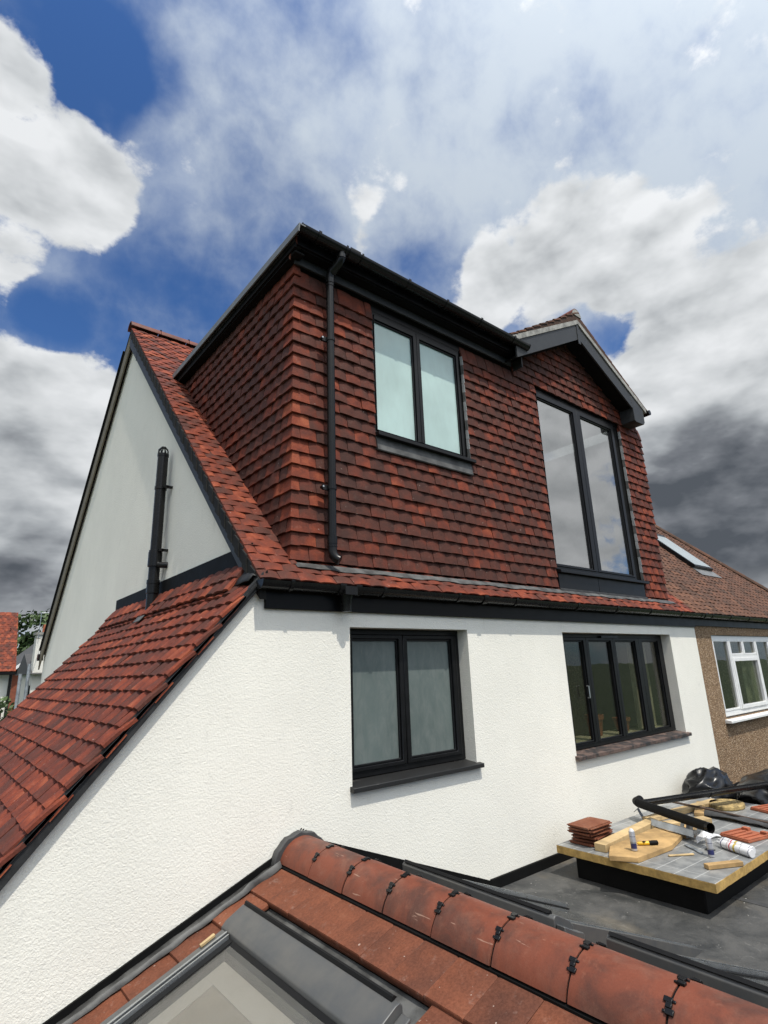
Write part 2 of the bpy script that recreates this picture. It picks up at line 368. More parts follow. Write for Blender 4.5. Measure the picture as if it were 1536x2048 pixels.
# ------------------------------------------------------------------ mesh helpers
class MB:
    def __init__(s): s.v = []; s.f = []; s.r = None
    def add(s, vs, fs):
        b = len(s.v); s.v += [tuple(x) for x in vs]; s.f += [tuple(b + i for i in f) for f in fs]; return s
    def box(s, x0, x1, y0, y1, z0, z1):
        return s.add([(x, y, z) for z in (z0, z1) for y in (y0, y1) for x in (x0, x1)],
                     [(0, 2, 3, 1), (4, 5, 7, 6), (0, 1, 5, 4), (2, 6, 7, 3), (0, 4, 6, 2), (1, 3, 7, 5)])
    def obox(s, o, a, b, c):
        """oriented box: corner o, edge vectors a, b, c"""
        o, a, b, c = map(Vector, (o, a, b, c))
        return s.add([o + a * i + b * j + c * k for k in (0, 1) for j in (0, 1) for i in (0, 1)],
                     [(0, 2, 3, 1), (4, 5, 7, 6), (0, 1, 5, 4), (2, 6, 7, 3), (0, 4, 6, 2), (1, 3, 7, 5)])
    def prism(s, poly, ext):
        """convex/any planar polygon (3D pts) extruded by vector ext, tessellated caps"""
        n = len(poly); poly = [Vector(p) for p in poly]; e = Vector(ext)
        tri = tessellate_polygon([poly])
        vs = poly + [p + e for p in poly]
        fs = [tuple(t) for t in tri] + [tuple(n + i for i in reversed(t)) for t in tri]
        fs += [(i, (i + 1) % n, n + (i + 1) % n, n + i) for i in range(n)]
        return s.add(vs, fs)
    def plate(s, loops, ext):
        """outer loop + hole loops, extruded"""
        loops = [[Vector(p) for p in l] for l in loops]; e = Vector(ext)
        tri = tessellate_polygon(loops)
        flat = [p for l in loops for p in l]; n = len(flat)
        vs = flat + [p + e for p in flat]
        fs = [tuple(t) for t in tri] + [tuple(n + i for i in reversed(t)) for t in tri]
        k = 0
        for l in loops:
            m = len(l)
            fs += [(k + i, k + (i + 1) % m, n + k + (i + 1) % m, n + k + i) for i in range(m)]
            k += m
        return s.add(vs, fs)
    def tube(s, path, r, seg=12, caps=True):
        path = [Vector(p) for p in path]; n = len(path)
        rs = r if isinstance(r, (list, tuple)) else [r] * n
        rings = []; up = None
        for i, p in enumerate(path):
            d = (path[min(i + 1, n - 1)] - path[max(i - 1, 0)]).normalized()
            if up is None:
                up = Vector((0, 0, 1)) if abs(d.z) < .9 else Vector((1, 0, 0))
            a = d.cross(up).normalized(); up = a.cross(d).normalized()
            rings.append([p + (a * math.cos(2 * math.pi * k / seg) + up * math.sin(2 * math.pi * k / seg)) * rs[i] for k in range(seg)])
        vs = [v for ring in rings for v in ring]; fs = []
        for i in range(n - 1):
            for k in range(seg):
                fs.append((i * seg + k, i * seg + (k + 1) % seg, (i + 1) * seg + (k + 1) % seg, (i + 1) * seg + k))
        if caps: fs += [tuple(reversed(range(seg))), tuple((n - 1) * seg + k for k in range(seg))]
        return s.add(vs, fs)
    def sweep(s, prof, a, b, caps=True):
        """profile of 3D offsets swept from a to b; open profile gives a shell"""
        a, b = Vector(a), Vector(b); n = len(prof)
        vs = [a + Vector(p) for p in prof] + [b + Vector(p) for p in prof]
        fs = [(i, (i + 1) % n, n + (i + 1) % n, n + i) for i in range(n)]
        if caps:
            tri = tessellate_polygon([[Vector(p) for p in prof]])
            fs += [tuple(t) for t in tri] + [tuple(n + i for i in t) for t in tri]
        return s.add(vs, fs)
    def mesh(s, name, smooth=False):
        me = bpy.data.meshes.new(name); me.from_pydata(s.v, [], s.f); me.validate(); 
        import bmesh
        bm = bmesh.new(); bm.from_mesh(me); bmesh.ops.recalc_face_normals(bm, faces=bm.faces); bm.to_mesh(me); bm.free()
        if smooth:
            me.polygons.foreach_set('use_smooth', [True] * len(me.polygons))
            me.set_sharp_from_angle(angle=R(40))
        me.update(); return me
    def build(s, name, m, parent=None, smooth=False, bevel=0.0):
        o = link(name, s.mesh(name, smooth), m, parent)
        if bevel:
            b = o.modifiers.new('bevel', 'BEVEL'); b.width = bevel; b.segments = 2; b.limit_method = 'ANGLE'; b.angle_limit = R(35)
            o.data.polygons.foreach_set('use_smooth', [True] * len(o.data.polygons)); o.data.set_sharp_from_angle(angle=R(60))
        return o
def link(name, me, m, parent=None):
    o = bpy.data.objects.new(name, me); C.objects.link(o)
    if m and not me.materials: me.materials.append(M[m])
    if parent is not None: par(o, parent)
    return o
ROOTLOC = {}
def par(o, parent):
    o.parent = parent
    if parent.name in ROOTLOC: o.matrix_parent_inverse = Matrix.Translation(-ROOTLOC[parent.name])
def thing(name, label, cat, loc, group=None):
    o = bpy.data.objects.new(name, None); C.objects.link(o)
    o.location = loc; o.empty_display_size = .2
    ROOTLOC[o.name] = Vector(loc)
    return tag(o, label, cat, group)
def tag(o, label, cat, group=None):
    o['label'] = label; o['category'] = cat
    if group: o['group'] = group
    return o
def structure(o): o['kind'] = 'structure'; return o
rng = random.Random(7)

# ---- tiles laid on a surface
tile_cache = {}
def tile_mesh(w, l, t, c1, c2, var, m):
    key = (round(w, 3), l, t, c1, c2, var, m)
    if key in tile_cache: return tile_cache[key]
    nu, nv = 4, 2
    r = random.Random(len(tile_cache) * 7 + 3)
    tw = r.uniform(-.003, .003)
    b = MB(); top = []; bot = []
    for j in range(nv + 1):
        for i in range(nu + 1):
            u = -w / 2 + w * i / nu; v = l * j / nv
            h = c1 * (1 - (2 * i / nu - 1) ** 2) + c2 * (1 - (2 * j / nv - 1) ** 2) + tw * (i / nu - .5) * (1 - j / nv)
            vv = v + (r.uniform(-.0022, .0022) if j == 0 else 0)
            top.append((u, vv, t + h)); bot.append((u, vv, h))
    n = len(top); vs = top + bot; fs = []
    I = lambda i, j: j * (nu + 1) + i
    for j in range(nv):
        for i in range(nu):
            fs.append((I(i, j), I(i + 1, j), I(i + 1, j + 1), I(i, j + 1)))
            fs.append((n + I(i, j), n + I(i, j + 1), n + I(i + 1, j + 1), n + I(i + 1, j)))
    per = [I(i, 0) for i in range(nu + 1)] + [I(nu, j) for j in range(1, nv + 1)] + [I(i, nv) for i in range(nu - 1, -1, -1)] + [I(0, j) for j in range(nv - 1, 0, -1)]
    for k in range(len(per)):
        a_, b_ = per[k], per[(k + 1) % len(per)]
        fs.append((b_, a_, n + a_, n + b_))
    b.add(vs, fs)
    me = b.mesh('tile', True); me.materials.append(M[m]); tile_cache[key] = me
    return me
def tiles(parent, name, O, U, V, N, rows, w, length, t, lift, tilt, spans, m_obj, m_mass, nmax, c1=.009, c2=.003, seed=1, jitter=.0025, stagger=True, rnd=None, mass_name=None, keep=None):
    O, U, V, N = map(Vector, (O, U, V, N))
    r = random.Random(seed); specs = []
    for k, v in rows:
        for (u0, u1) in spans(k, v):
            if u1 - u0 < .02: continue
            off = (w / 2 if (stagger and k % 2) else 0.0) + r.uniform(-.006, .006)
            cuts = [u0]; j = math.floor((u0 - off) / w) + 1
            while off + j * w < u1:
                cuts.append(off + j * w); j += 1
            cuts.append(u1)
            if len(cuts) > 2 and cuts[1] - cuts[0] < .035: cuts.pop(1)
            if len(cuts) > 2 and cuts[-1] - cuts[-2] < .035: cuts.pop(-2)
            for a0, a1 in zip(cuts, cuts[1:]):
                wi = a1 - a0 - .003
                if wi < .015: continue
                p = O + U * ((a0 + a1) / 2) + V * (v + r.uniform(-jitter, jitter)) + N * (lift + r.gauss(0, .002))
                an = tilt + r.gauss(0, .014); rz = r.gauss(0, .008)
                V1 = (V * math.cos(an) - N * math.sin(an)); N1 = (N * math.cos(an) + V * math.sin(an))
                U2 = U * math.cos(rz) + V1 * math.sin(rz); V2 = V1 * math.cos(rz) - U * math.sin(rz)
                val = rnd(r, p) if rnd else r.betavariate(1.25, 1.35)
                specs.append((p, U2, V2, N1, wi, val, r.randrange(5)))
    def score(s):
        q = project(s[0])
        if q is None: return 1e9
        out = not (-20 < q[0] < 1556 and -20 < q[1] < 2068)
        hid = keep is not None and not keep(s[0])
        return q[2] + (1e5 if out or hid else 0)
    specs.sort(key=score)
    for i, (p, U2, V2, N1, wi, val, var) in enumerate(specs[:nmax]):
        if score((p,)) >= 1e5: nmax = i; break
        wq = round(wi / .004) * .004
        o = bpy.data.objects.new(name, tile_mesh(wq, length, t, c1, c2, var, m_obj)); C.objects.link(o)
        par(o, parent)
        o.matrix_basis = Matrix(((U2.x, V2.x, N1.x, p.x), (U2.y, V2.y, N1.y, p.y), (U2.z, V2.z, N1.z, p.z), (0, 0, 0, 1)))
        o.color = (val, val, val, 1)
    rest = specs[nmax:]
    if rest:
        vs = []; fs = []; rd = []
        for p, U2, V2, N1, wi, val, var in rest:
            me = tile_mesh(round(wi / .008) * .008, length, t, c1, c2, var % 2, m_obj)
            b = len(vs)
            for q in me.vertices:
                c = q.co; vs.append(p + U2 * c.x + V2 * c.y + N1 * c.z); rd.append(val)
            for f in me.polygons: fs.append(tuple(b + i for i in f.vertices))
        me = bpy.data.meshes.new(name); me.from_pydata(vs, [], fs)
        me.attributes.new('rnd', 'FLOAT', 'POINT').data.foreach_set('value', rd)
        me.polygons.foreach_set('use_smooth', [True] * len(me.polygons)); me.set_sharp_from_angle(angle=R(40))
        o = link(mass_name or (name + 's'), me, m_mass, parent); o['kind'] = 'stuff'
    return specs

# ------------------------------------------------------------------ ground
GZ = -5.4
g = MB(); g.add([(-900, -900, GZ), (900, -900, GZ), (900, 900, GZ), (-900, 900, GZ)], [(0, 1, 2, 3)])
structure(g.build('ground', 'grass'))
g = MB(); g.box(-9, 14, -9.5, 14, GZ, GZ + .04); structure(g.build('patio', 'paving'))

# ------------------------------------------------------------------ the house
T = .9972                                   # main roof pitch
XG, XV, WR = -.257, -.335, 6.805            # gable wall, verge edge, party wall line
YR = 4.538                                  # ridge
def rz(y): return -.2 + (y + .06) * T        # top of the tiles
house = thing('house', 'white rendered house with red tile-hung dormer and black windows, filling the middle', 'house', (3.2, 4.5, GZ))

w1 = (.483, 1.842, -1.715, -.523); w2 = (3.382, 5.97, -1.845, -.525)
hole = lambda w, y=0: [(w[0], y, w[2]), (w[0], y, w[3]), (w[1], y, w[3]), (w[1], y, w[2])]
b = MB()
b.plate([[(-3.2, 0, GZ), (WR, 0, GZ), (WR, 0, -.23), (-.295, 0, -.23), (-.354, 0, -.30), (-1.662, 0, -1.831), (-3.2, 0, -3.631)], hole(w1), hole(w2)], (0, .28, 0))
b.build('rear_wall', 'white_render', house)
b = MB()
b.prism([(XG, .281, GZ), (XG, 9.1, GZ), (XG, 9.1, -.36), (XG, YR, 4.18), (XG, .10, -.235), (XG, .281, -.235)], (.25, 0, 0))
b.build('gable_wall', 'white_render', house)
b = MB(); b.box(XG + .25, WR, 8.9, 9.1, GZ, -.3); b.build('front_wall', 'white_render', house)
# rooms behind the lower windows
b = MB(); b.box(.0, 6.7, 3.2, 3.25, -2.7, -.3); b.box(2.6, 2.65, .29, 3.19, -2.7, -.3); b.box(0, 6.7, .3, 3.19, -2.75, -2.71); b.box(0, 6.7, .3, 3.19, -.29, -.27)
b.build('room_lining', 'room', house)

# lower windows --------------------------------------------------
def ring(b, x0, x1, z0, z1, w, y0, y1, wb=None, wt=None):
    rect_ring(b, (x0, x1, z0, z1), (x0 + w, x1 - w, z0 + w, z1 - w), y0, y1)
def rect_ring(b, o, i, y0, y1):
    vs = []
    for y in (y0, y1):
        for q in (o, i): vs += [(q[0], y, q[2]), (q[1], y, q[2]), (q[1], y, q[3]), (q[0], y, q[3])]
    fs = []
    for k in range(4):
        n = (k + 1) % 4
        fs += [(k, n, 4 + n, 4 + k), (8 + k, 12 + k, 12 + n, 8 + n), (k, 8 + k, 8 + n, n), (4 + k, 4 + n, 12 + n, 12 + k)]
    b.add(vs, fs)
def window(parent, x0, x1, z0, z1, y, panes, gz0, gz1, frame_m, glass_m, fr=.045, depth=.07, label=None, bead='frame_black', gy=.03):
    b = MB(); ring(b, x0, x1, z0, z1, fr, y, y + depth)
    w = b.build('window', frame_m, parent, bevel=.004)
    if label: w['label'] = label
    edges = [x0 + fr] + [(panes[i][1] + panes[i + 1][0]) / 2 for i in range(len(panes) - 1)] + [x1 - fr]
    for i, (p0, p1) in enumerate(panes):
        a0, a1 = edges[i] + .002, edges[i + 1] - .002
        b = MB()
        rect_ring(b, (a0, a1, z0 + fr + .002, z1 - fr - .002), (p0 - .018, p1 + .018, gz0 - .018, gz1 + .018), y - .012, y + depth - .022)
        b.build('sash', frame_m, w, bevel=.005)
        b = MB(); rect_ring(b, (p0 - .0175, p1 + .0175, gz0 - .0175, gz1 + .0175), (p0, p1, gz0, gz1), y + .004, y + .034)
        b.build('glazing_bead', bead, w, bevel=.004)
        b = MB(); b.box(p0 - .01, p1 + .01, y + gy - .008, y + gy, gz0 - .01, gz1 + .01)
        b.build('pane', glass_m, w)
    return w
W1 = window(house, .486, 1.839, -1.658, -.526, .125, [(.60, 1.066), (1.197, 1.715)], -1.563, -.622, 'frame_black', 'frosted_dark', label='black framed window with two obscured panes above the ridge')
W2 = window(house, 3.385, 5.967, -1.778, -.528, .125, [(3.587, 3.95), (4.093, 4.568), (4.707, 5.177), (5.394, 5.804)], -1.71, -.622, 'frame_black', 'glass_dark', label='black framed window with four clear panes')
def sill(parent, x0, x1, zt, y0, y1, m, th=.035):
    b = MB(); b.prism([(x0, y1, zt), (x0, y0, zt - .022), (x0, y0, zt - th - .022), (x0, y0 + .03, zt - th - .018), (x0, y1, zt - th)], (x1 - x0, 0, 0))
    b.build('sill', m, parent, bevel=.004)
sill(W1, .462, 1.886, -1.661, -.05, .13, 'sill_black'); sill(W2, 3.352, 6.02, -1.783, -.05, .13, 'sill_dusty', .04)
b = MB(); b.box(4.35, 4.75, .095, .125, -.575, -.548); b.build('trickle_vent', 'black_plastic', W2)
b = MB(); b.tube([(3.90, .10, -1.25), (3.90, .075, -1.25), (3.90, .075, -1.12), (3.90, .10, -1.12)], .008, 6); b.build('handle', 'alu', W2)
# curtain seen in the right-hand pane, inside
b = MB(); pts = [(5.30 + i * .05, .30 + (.022 if i % 2 else 0)) for i in range(12)]
for (xa, ya), (xb, yb) in zip(pts, pts[1:]): b.add([(xa, ya, -1.72), (xb, yb, -1.72), (xb, yb, -.55), (xa, ya, -.55)], [(0, 1, 2, 3)])
b.build('curtain', 'room_light', house)
# fascia, gutter, brackets at the lower eaves
b = MB(); b.box(-.271, WR, -.026, -.001, -.408, -.215); b.build('fascia', 'black_fascia', house, bevel=.003)
def gutter(parent, x0, x1, yc, zt, r, m='black_plastic', ends=True, name='gutter'):
    prof = []
    for k in range(13):
        a_ = math.pi + math.pi * k / 12
        prof.append((0, math.cos(a_) * r, math.sin(a_) * r * .95))
    for k in range(12, -1, -1):
        a_ = math.pi + math.pi * k / 12
        prof.append((0, math.cos(a_) * (r - .006), math.sin(a_) * (r - .006) * .95 + (.0 if 0 < k < 12 else .0)))
    b = MB(); b.sweep(prof, (x0, yc, zt), (x1, yc, zt), caps=False)
    if ends:
        for x in (x0, x1):
            half = [(x, yc + p[1] * 1.08, zt + p[2] * 1.08 + (.004 if i in (0, 12) else 0)) for i, p in enumerate(prof[:13])]
            b.prism(half, (-.006 if x == x0 else .006, 0, 0))
    return b.build(name, m, parent, smooth=True)
def gutter_clip(parent, x, yc, zt, r, w=.028, m='black_plastic', name='gutter_bracket', extra=.006):
    prof = []
    for k in range(11):
        a_ = math.pi + math.pi * k / 10; prof.append((0, math.cos(a_) * (r + extra), math.sin(a_) * (r + extra)))
    prof = [(0, prof[0][1], .012)] + prof + [(0, prof[-1][1], .012)]
    inner = [(0, p[1] * .93, p[2] * .93) for p in reversed(prof)]
    b = MB(); b.sweep(prof + inner, (x - w / 2, yc, zt), (x + w / 2, yc, zt)); return b.build(name, m, parent, smooth=True)
GY, GZT, GR = -.092, -.222, .062
gut = gutter(house, -.352, WR, GY, GZT, GR)
for x in (-.12, .74, 1.62, 2.45, 3.55, 4.4, 5.25, 6.15): gutter_clip(gut, x, GY, GZT, GR)
for x in (.32, .47, 1.98): gutter_clip(gut, x, GY, GZT, GR, .055, name='gutter_union', extra=.008)
b = MB(); b.tube([(.392, GY, -.27), (.392, GY, -.33), (.392, GY, -.415)], [.058, .042, .037], 14); b.box(.335, .45, GY - .07, GY + .06, -.29, -.225)
b.build('gutter_outlet', 'black_plastic', gut, smooth=True)

# main roof ---------------------------------------------------------
N45 = Vector((0, -.7071, .7071)); V45 = Vector((0, .7071, .7071))
b = MB()
def slab(b, x0, x1, ya, yb, f, d0, d1):
    b.prism([(x0, ya, f(ya) - d0), (x0, yb, f(yb) - d0), (x0, yb, f(yb) - d1), (x0, ya, f(ya) - d1)], (x1 - x0, 0, 0))
rz2 = lambda y: rz(2 * YR - y)
b.prism([(XV + .012, -.03, rz(-.03) - .05), (XV + .012, YR, rz(YR) - .05), (XV + .012, 2 * YR + .1, rz2(2 * YR + .1) - .05), (XV + .012, 2 * YR + .1, rz2(2 * YR + .1) - .12), (XV + .012, YR, rz(YR) - .12), (XV + .012, -.03, rz(-.03) - .12)], (WR - XV - .012, 0, 0))
roof = b.build('main_roof', 'deck', house)
def main_spans(k, v):
    y = -.06 + v * .7071
    if y < .06: return [(XV, WR)]
    if y < .20: return [(XV, .06), (6.36, WR)]
    return [(XV, .10), (6.34, WR)] if y < 3.2 else [(XV, 1.6)]
tiles(roof, 'roof_tile', (0, -.06, -.2), (1, 0, 0), V45, N45, [(k, k * .1025) for k in range(62)], .166, .185, .013, -.006, .085, main_spans, 'tile_obj', 'tile_mass', 300, seed=3, rnd=lambda r, p: .26 + .58 * r.betavariate(1.4, 1.3))
# stepped verge pieces under the tile edge on the gable (dark)
for k in range(0, 62):
    y0 = -.06 + k * .1025 * .7071
    b = MB(); d = .0725
    e_ = .004 + .010 * (k % 2); b.prism([(XV - e_, y0, rz(y0) - .010), (XV - e_, y0 + d, rz(y0 + d) - .028), (XV - e_ + .006, y0 + d, rz(y0 + d) - .165), (XV - e_ + .006, y0, rz(y0) - .15)], (.05, 0, 0))
    b.build('verge_unit', 'verge_dark', roof)
# rear slope tile edge seen against the sky
b = MB()
for k in range(60):
    y0 = 2 * YR + .12 - k * .0725
    b.obox((XV - .01, y0, rz2(y0) - .02), (.30, 0, 0), (0, -.11, .105), (0, .010, .010))
o = b.build('rear_verge_tiles', 'verge_dark', roof); o['kind'] = 'stuff'
# ridge tiles of the main roof
def ridge_mesh(L, hw, h, th, seg=14, m='tile_ridge'):
    Rr = (hw * hw + h * h) / (2 * h); a0 = math.asin(hw / Rr) if h < Rr else math.pi - math.asin(hw / Rr)
    prof = [(math.sin(-a0 + 2 * a0 * i / seg) * Rr, math.cos(-a0 + 2 * a0 * i / seg) * Rr - Rr + h) for i in range(seg + 1)]
    inn = [(math.sin(-a0 + 2 * a0 * i / seg) * (Rr - th), math.cos(-a0 + 2 * a0 * i / seg) * (Rr - th) - Rr + h) for i in range(seg, -1, -1)]
    b = MB()
    outer = prof + inn; n = len(outer); vs = []; 
    stations = [(0, 0), (.008, .003), (L - .008, .003), (L, 0)]
    for y, g_ in stations: vs += [(x * (1 + g_), y, z * (1 + g_)) for x, z in outer]
    fs = []
    for s_ in range(3):
        for i in range(n): fs.append((s_ * n + i, s_ * n + (i + 1) % n, (s_ + 1) * n + (i + 1) % n, (s_ + 1) * n + i))
    for i in range(seg):
        for s_ in (0, 3): fs.append((s_ * n + i, s_ * n + i + 1, s_ * n + n - 2 - i, s_ * n + n - 1 - i))
    b.add(vs, fs); me = b.mesh('ridge_tile', True); me.materials.append(M[m]); return me
rm = ridge_mesh(.44, .115, .11, .014)
for i in range(5):
    o = bpy.data.objects.new('ridge_tile', rm); C.objects.link(o); par(o, roof)
    o.matrix_basis = Matrix(((0, 1, 0, XV - .01 + i * .448), (-1, 0, 0, YR), (0, 0, 1, rz(YR) - .03), (0, 0, 0, 1))); o.color = (.3 + .14 * i,) * 3 + (1,)
    b = MB(); x = XV - .01 + (i + 1) * .448 - .004
    b.box(x - .012, x + .012, YR - .085, YR - .055, rz(YR) + .045, rz(YR) + .066); b.box(x - .012, x + .012, YR - .022, YR + .022, rz(YR) + .078, rz(YR) + .09)
    b.build('ridge_clip', 'black_plastic', roof)
# barge boards
def rake(f, ya, yb, d0, d1, x, w, extra=()):
    return [(x, ya, f(ya) - d0), (x, yb, f(yb) - d0), (x, yb, f(yb) - d1), (x, ya, f(ya) - d1)]
b = MB(); x = XV + .014
b.prism([(x, .16, rz(.16) - .14), (x, YR, rz(YR) - .14), (x, YR, rz(YR) - .34), (x, .20, -.19), (x, .10, -.19), (x, .10, rz(.10) - .14)], (.022, 0, 0))
brg = b.build('barge_board', 'anthracite', house, bevel=.003)
b = MB(); b.box(x - .003, x + .001, YR - .50, YR - .485, rz(YR - .5) - .335, rz(YR - .5) - .15); b.build('joint_cover', 'anthracite', brg)
b = MB(); b.prism(rake(rz2, YR, 2 * YR + .1, .08, .40, x, 0), (.022, 0, 0)); b.build('barge_board', 'barge_rear', house, bevel=.003)
b = MB(); b.prism([(x + .023, .10, rz(.10) - .121), (x + .023, YR, rz(YR) - .121), (x + .023, 2 * YR + .08, rz2(2 * YR + .08) - .121), (x + .023, 2 * YR + .08, rz2(2 * YR + .08) - .16), (x + .023, YR, rz(YR) - .16), (x + .023, .10, rz(.10) - .16)], (XG - x - .024, 0, 0))
b.build('verge_soffit', 'black_dull', house)
b = MB(); b.box(x - .03, x + .06, 2 * YR + .05, 2 * YR + .20, -.47, -.34); b.build('gutter_end', 'black_plastic', house, bevel=.01)

# side roof (lean-to against the gable) ------------------------------------
SS, SI = 1.1285, .218
lz = lambda x: SS * x + SI
ln = math.hypot(1, SS); VL = Vector((1 / ln, 0, SS / ln)); NL = Vector((-SS / ln, 0, 1 / ln))
b = MB(); b.prism([(-3.3, -.03, lz(-3.3) - .06), (XG - .002, -.03, lz(XG) - .06), (XG - .002, -.03, lz(XG) - .13), (-3.3, -.03, lz(-3.3) - .13)], (0, 4.24, 0))
side = b.build('side_roof', 'deck', house)
b = MB(); b.prism([(-3.2, 4.0, GZ), (XG - .003, 4.0, GZ), (XG - .003, 4.0, lz(XG) - .131), (-3.2, 4.0, lz(-3.2) - .131)], (0, .2, 0)); b.build('side_wall', 'white_render', house)
x_start = -3.08
rows = [(k, k * .1235) for k in range(34)]
x_ref = -1.187 - 15 * .1235 / ln
def side_spans(k, v):
    x = x_ref + v / ln
    if x > XG - .055: return []
    f_ = -.06 + (.018 if k % 2 else 0)
    if x > -.47: f_ = .16
    return [(-4.22 - (.02 if k % 3 == 0 else 0), -f_)]
tiles(side, 'plain_tile', (x_ref, 0, lz(x_ref)), (0, -1, 0), VL, NL, rows, .166, .215, .019, -.018, .165, side_spans, 'tile_obj', 'tile_mass', 300, c1=.011, c2=.004, seed=5, rnd=lambda r, p: .30 + .52 * r.betavariate(1.3, 1.3))
# steeper top course running up to the flashing
tv = Vector((.17, 0, .255)).normalized(); tn = Vector((-tv.z, 0, tv.x))
tiles(side, 'plain_tile', (XG - .175, 0, lz(XG - .175) + .012), (0, -1, 0), tv, tn, [(0, 0), (1, .118)], .166, .20, .019, 0, .14, lambda k, v: [(-4.10, -.24)], 'tile_obj', 'tile_mass', 60, c1=.009, seed=6, rnd=lambda r, p: .30 + .5 * r.random())
# dark verge along the front edge of the side roof
b = MB()
b.prism([(-3.2, -.046, lz(-3.2) - .03), (-.30, -.046, lz(-.30) - .03), (-.30, -.046, -.26), (-.354, -.046, -.295), (-1.662, -.046, -1.826), (-3.2, -.046, -3.626)], (0, .045, 0))
b.build('verge_undercloak', 'lead_dark', side)
for k in range(3, 24):
    xa = x_ref + (k + .1) * .1235 / ln; xb = xa + .17
    if xb > -.33: continue
    b = MB()
    b.prism([(xa, -.058, lz(xa) - .045), (xb, -.058, lz(xb) - .055), (xb, -.058, lz(xb) - .075), (xa - .02, -.058, lz(xa) - .105)], (0, .014, 0))
    b.build('verge_clip', 'lead_dark' if k % 3 else 'anthracite', side)
for k in range(3, 23):
    xa = x_ref + (k + .35) * .1235 / ln
    if xa > -.45: continue
    b = MB(); b.obox((xa, -.055, lz(xa) - .075 - (k % 3) * .012), VL * .15, (0, .012, 0), NL * .012)
    o = b.build('undercloak_tile', 'tile_obj', side); o.color = (.7 + .1 * (k % 3),) * 3 + (1,)
# flashing between side roof and gable
b = MB(); b.prism([(XG - .004, .22, lz(XG) - .02), (XG - .004, 4.06, lz(XG) - .02), (XG - .004, 4.06, .108), (XG - .004, .22, .120)], (-.012, 0, 0))
b.build('wall_flashing', 'black_dull', house)
# lead saddle at the barge foot, and the short top course beside it
vs = []
for j in range(6):
    for i in range(5):
        xx = XG - .14 + i * .034; yy = .0 + j * .05
        vs.append((xx, yy, min(lz(xx) + .026, rz(yy) - .035) + .006 * math.sin(i * 1.7 + j * 1.1) - (.012 if i == 0 else 0)))
b = MB(); b.add(vs, [(j * 5 + i, j * 5 + i + 1, (j + 1) * 5 + i + 1, (j + 1) * 5 + i) for j in range(5) for i in range(4)])
o = b.build('lead_saddle', 'lead_dark', house, smooth=True); o.modifiers.new('s', 'SOLIDIFY').thickness = .006
# soil vent pipe
sv = (-.352, 2.33)
b = MB(); b.tube([(sv[0], sv[1], -.25), (sv[0], sv[1], 1.52)], .056, 20); pipe = b.build('vent_pipe', 'black_plastic', house, smooth=True)
for z, hh, rr in ((1.13, .04, .063), (.415, .05, .066), (.34, .16, .070), (.10, .05, .066), (.03, .10, .063)):
    b = MB(); b.tube([(sv[0], sv[1], z - hh / 2), (sv[0], sv[1], z - hh / 2 + .004), (sv[0], sv[1], z + hh / 2 - .004), (sv[0], sv[1], z + hh / 2)], [rr - .006, rr, rr, rr - .006], 20); b.build('collar', 'black_plastic', pipe, smooth=True)
for z in (1.13, .43):
    b = MB(); b.box(sv[0] + .03, XG - .001, sv[1] - .11, sv[1] - .075, z - .012, z + .012); b.box(sv[0], sv[0] + .05, sv[1] - .11, sv[1] - .055, z - .014, z + .014); b.build('pipe_bracket', 'black_plastic', pipe)
b = MB(); b.tube([(sv[0] + .02, sv[1] - .06, .28), (sv[0] + .05, sv[1] - .10, .27), (XG, sv[1] - .12, .27)], .032, 12); b.build('side_branch', 'black_plastic', pipe, smooth=True)
b = MB()
for k in range(8):
    a_ = k * math.pi / 4
    b.tube([(sv[0] + .055 * math.cos(a_), sv[1] + .055 * math.sin(a_), 1.515), (sv[0] + .05 * math.cos(a_), sv[1] + .05 * math.sin(a_), 1.575), (sv[0] + .02 * math.cos(a_), sv[1] + .02 * math.sin(a_), 1.61)], .007, 5)
b.tube([(sv[0], sv[1], 1.60), (sv[0], sv[1], 1.615)], .026, 10); b.tube([(sv[0], sv[1], 1.50), (sv[0], sv[1], 1.53)], .061, 18)
b.build('vent_cage', 'black_plastic', pipe, smooth=True)
b = MB(); b.prism([(-.50, 2.20, lz(-.5) + .03), (-.42, 2.20, lz(-.42) + .03), (-.42, 2.44, lz(-.42) + .03), (-.50, 2.40, lz(-.5) + .03)], (-.004, 0, .004)); b.build('pipe_slate', 'lead_dusty', pipe)

# dormer -----------------------------------------------------------------------
YD, XR = .106, 6.394
DA = (.913, 2.223, 1.13, 2.683); DB = (3.609, 5.724, -.02, 2.634)
sub = .05
AP, AZ, GT = 4.50, 3.90, .545               # gable apex x, tile top there, pitch
gz_ = lambda x: AZ - abs(x - AP) * GT
b = MB()
y = YD + sub
A0, A1, A2, A3 = DA[0] + .012, DA[1] - .012, DA[2] + .02, DA[3] - .02
B0, B1, B2, B3 = DB[0] + .012, DB[1] - .012, DB[2] + .02, DB[3] - .02
for poly in ([(sub, -.16), (A0, -.16), (A0, 2.80), (sub, 2.80)], [(A0, -.16), (A1, -.16), (A1, A2), (A0, A2)], [(A0, A3), (A1, A3), (A1, 2.80), (A0, 2.80)],
             [(A1, -.16), (2.9, -.16), (2.9, 2.80), (A1, 2.80)], [(2.9, -.16), (B0, -.16), (B0, gz_(B0) - .12), (2.9, gz_(2.9) - .12)], [(B0, -.16), (B1, -.16), (B1, B2), (B0, B2)],
             [(B0, B3), (B1, B3), (B1, gz_(B1) - .12), (AP, AZ - .12), (B0, gz_(B0) - .12)], [(B1, -.16), (XR - .03, -.16), (XR - .03, gz_(XR) - .14), (B1, gz_(B1) - .12)]):
    b.prism([(px_, y, pz_) for px_, pz_ in poly], (0, .16, 0))
dfront = b.build('dormer_front', 'deck', house)
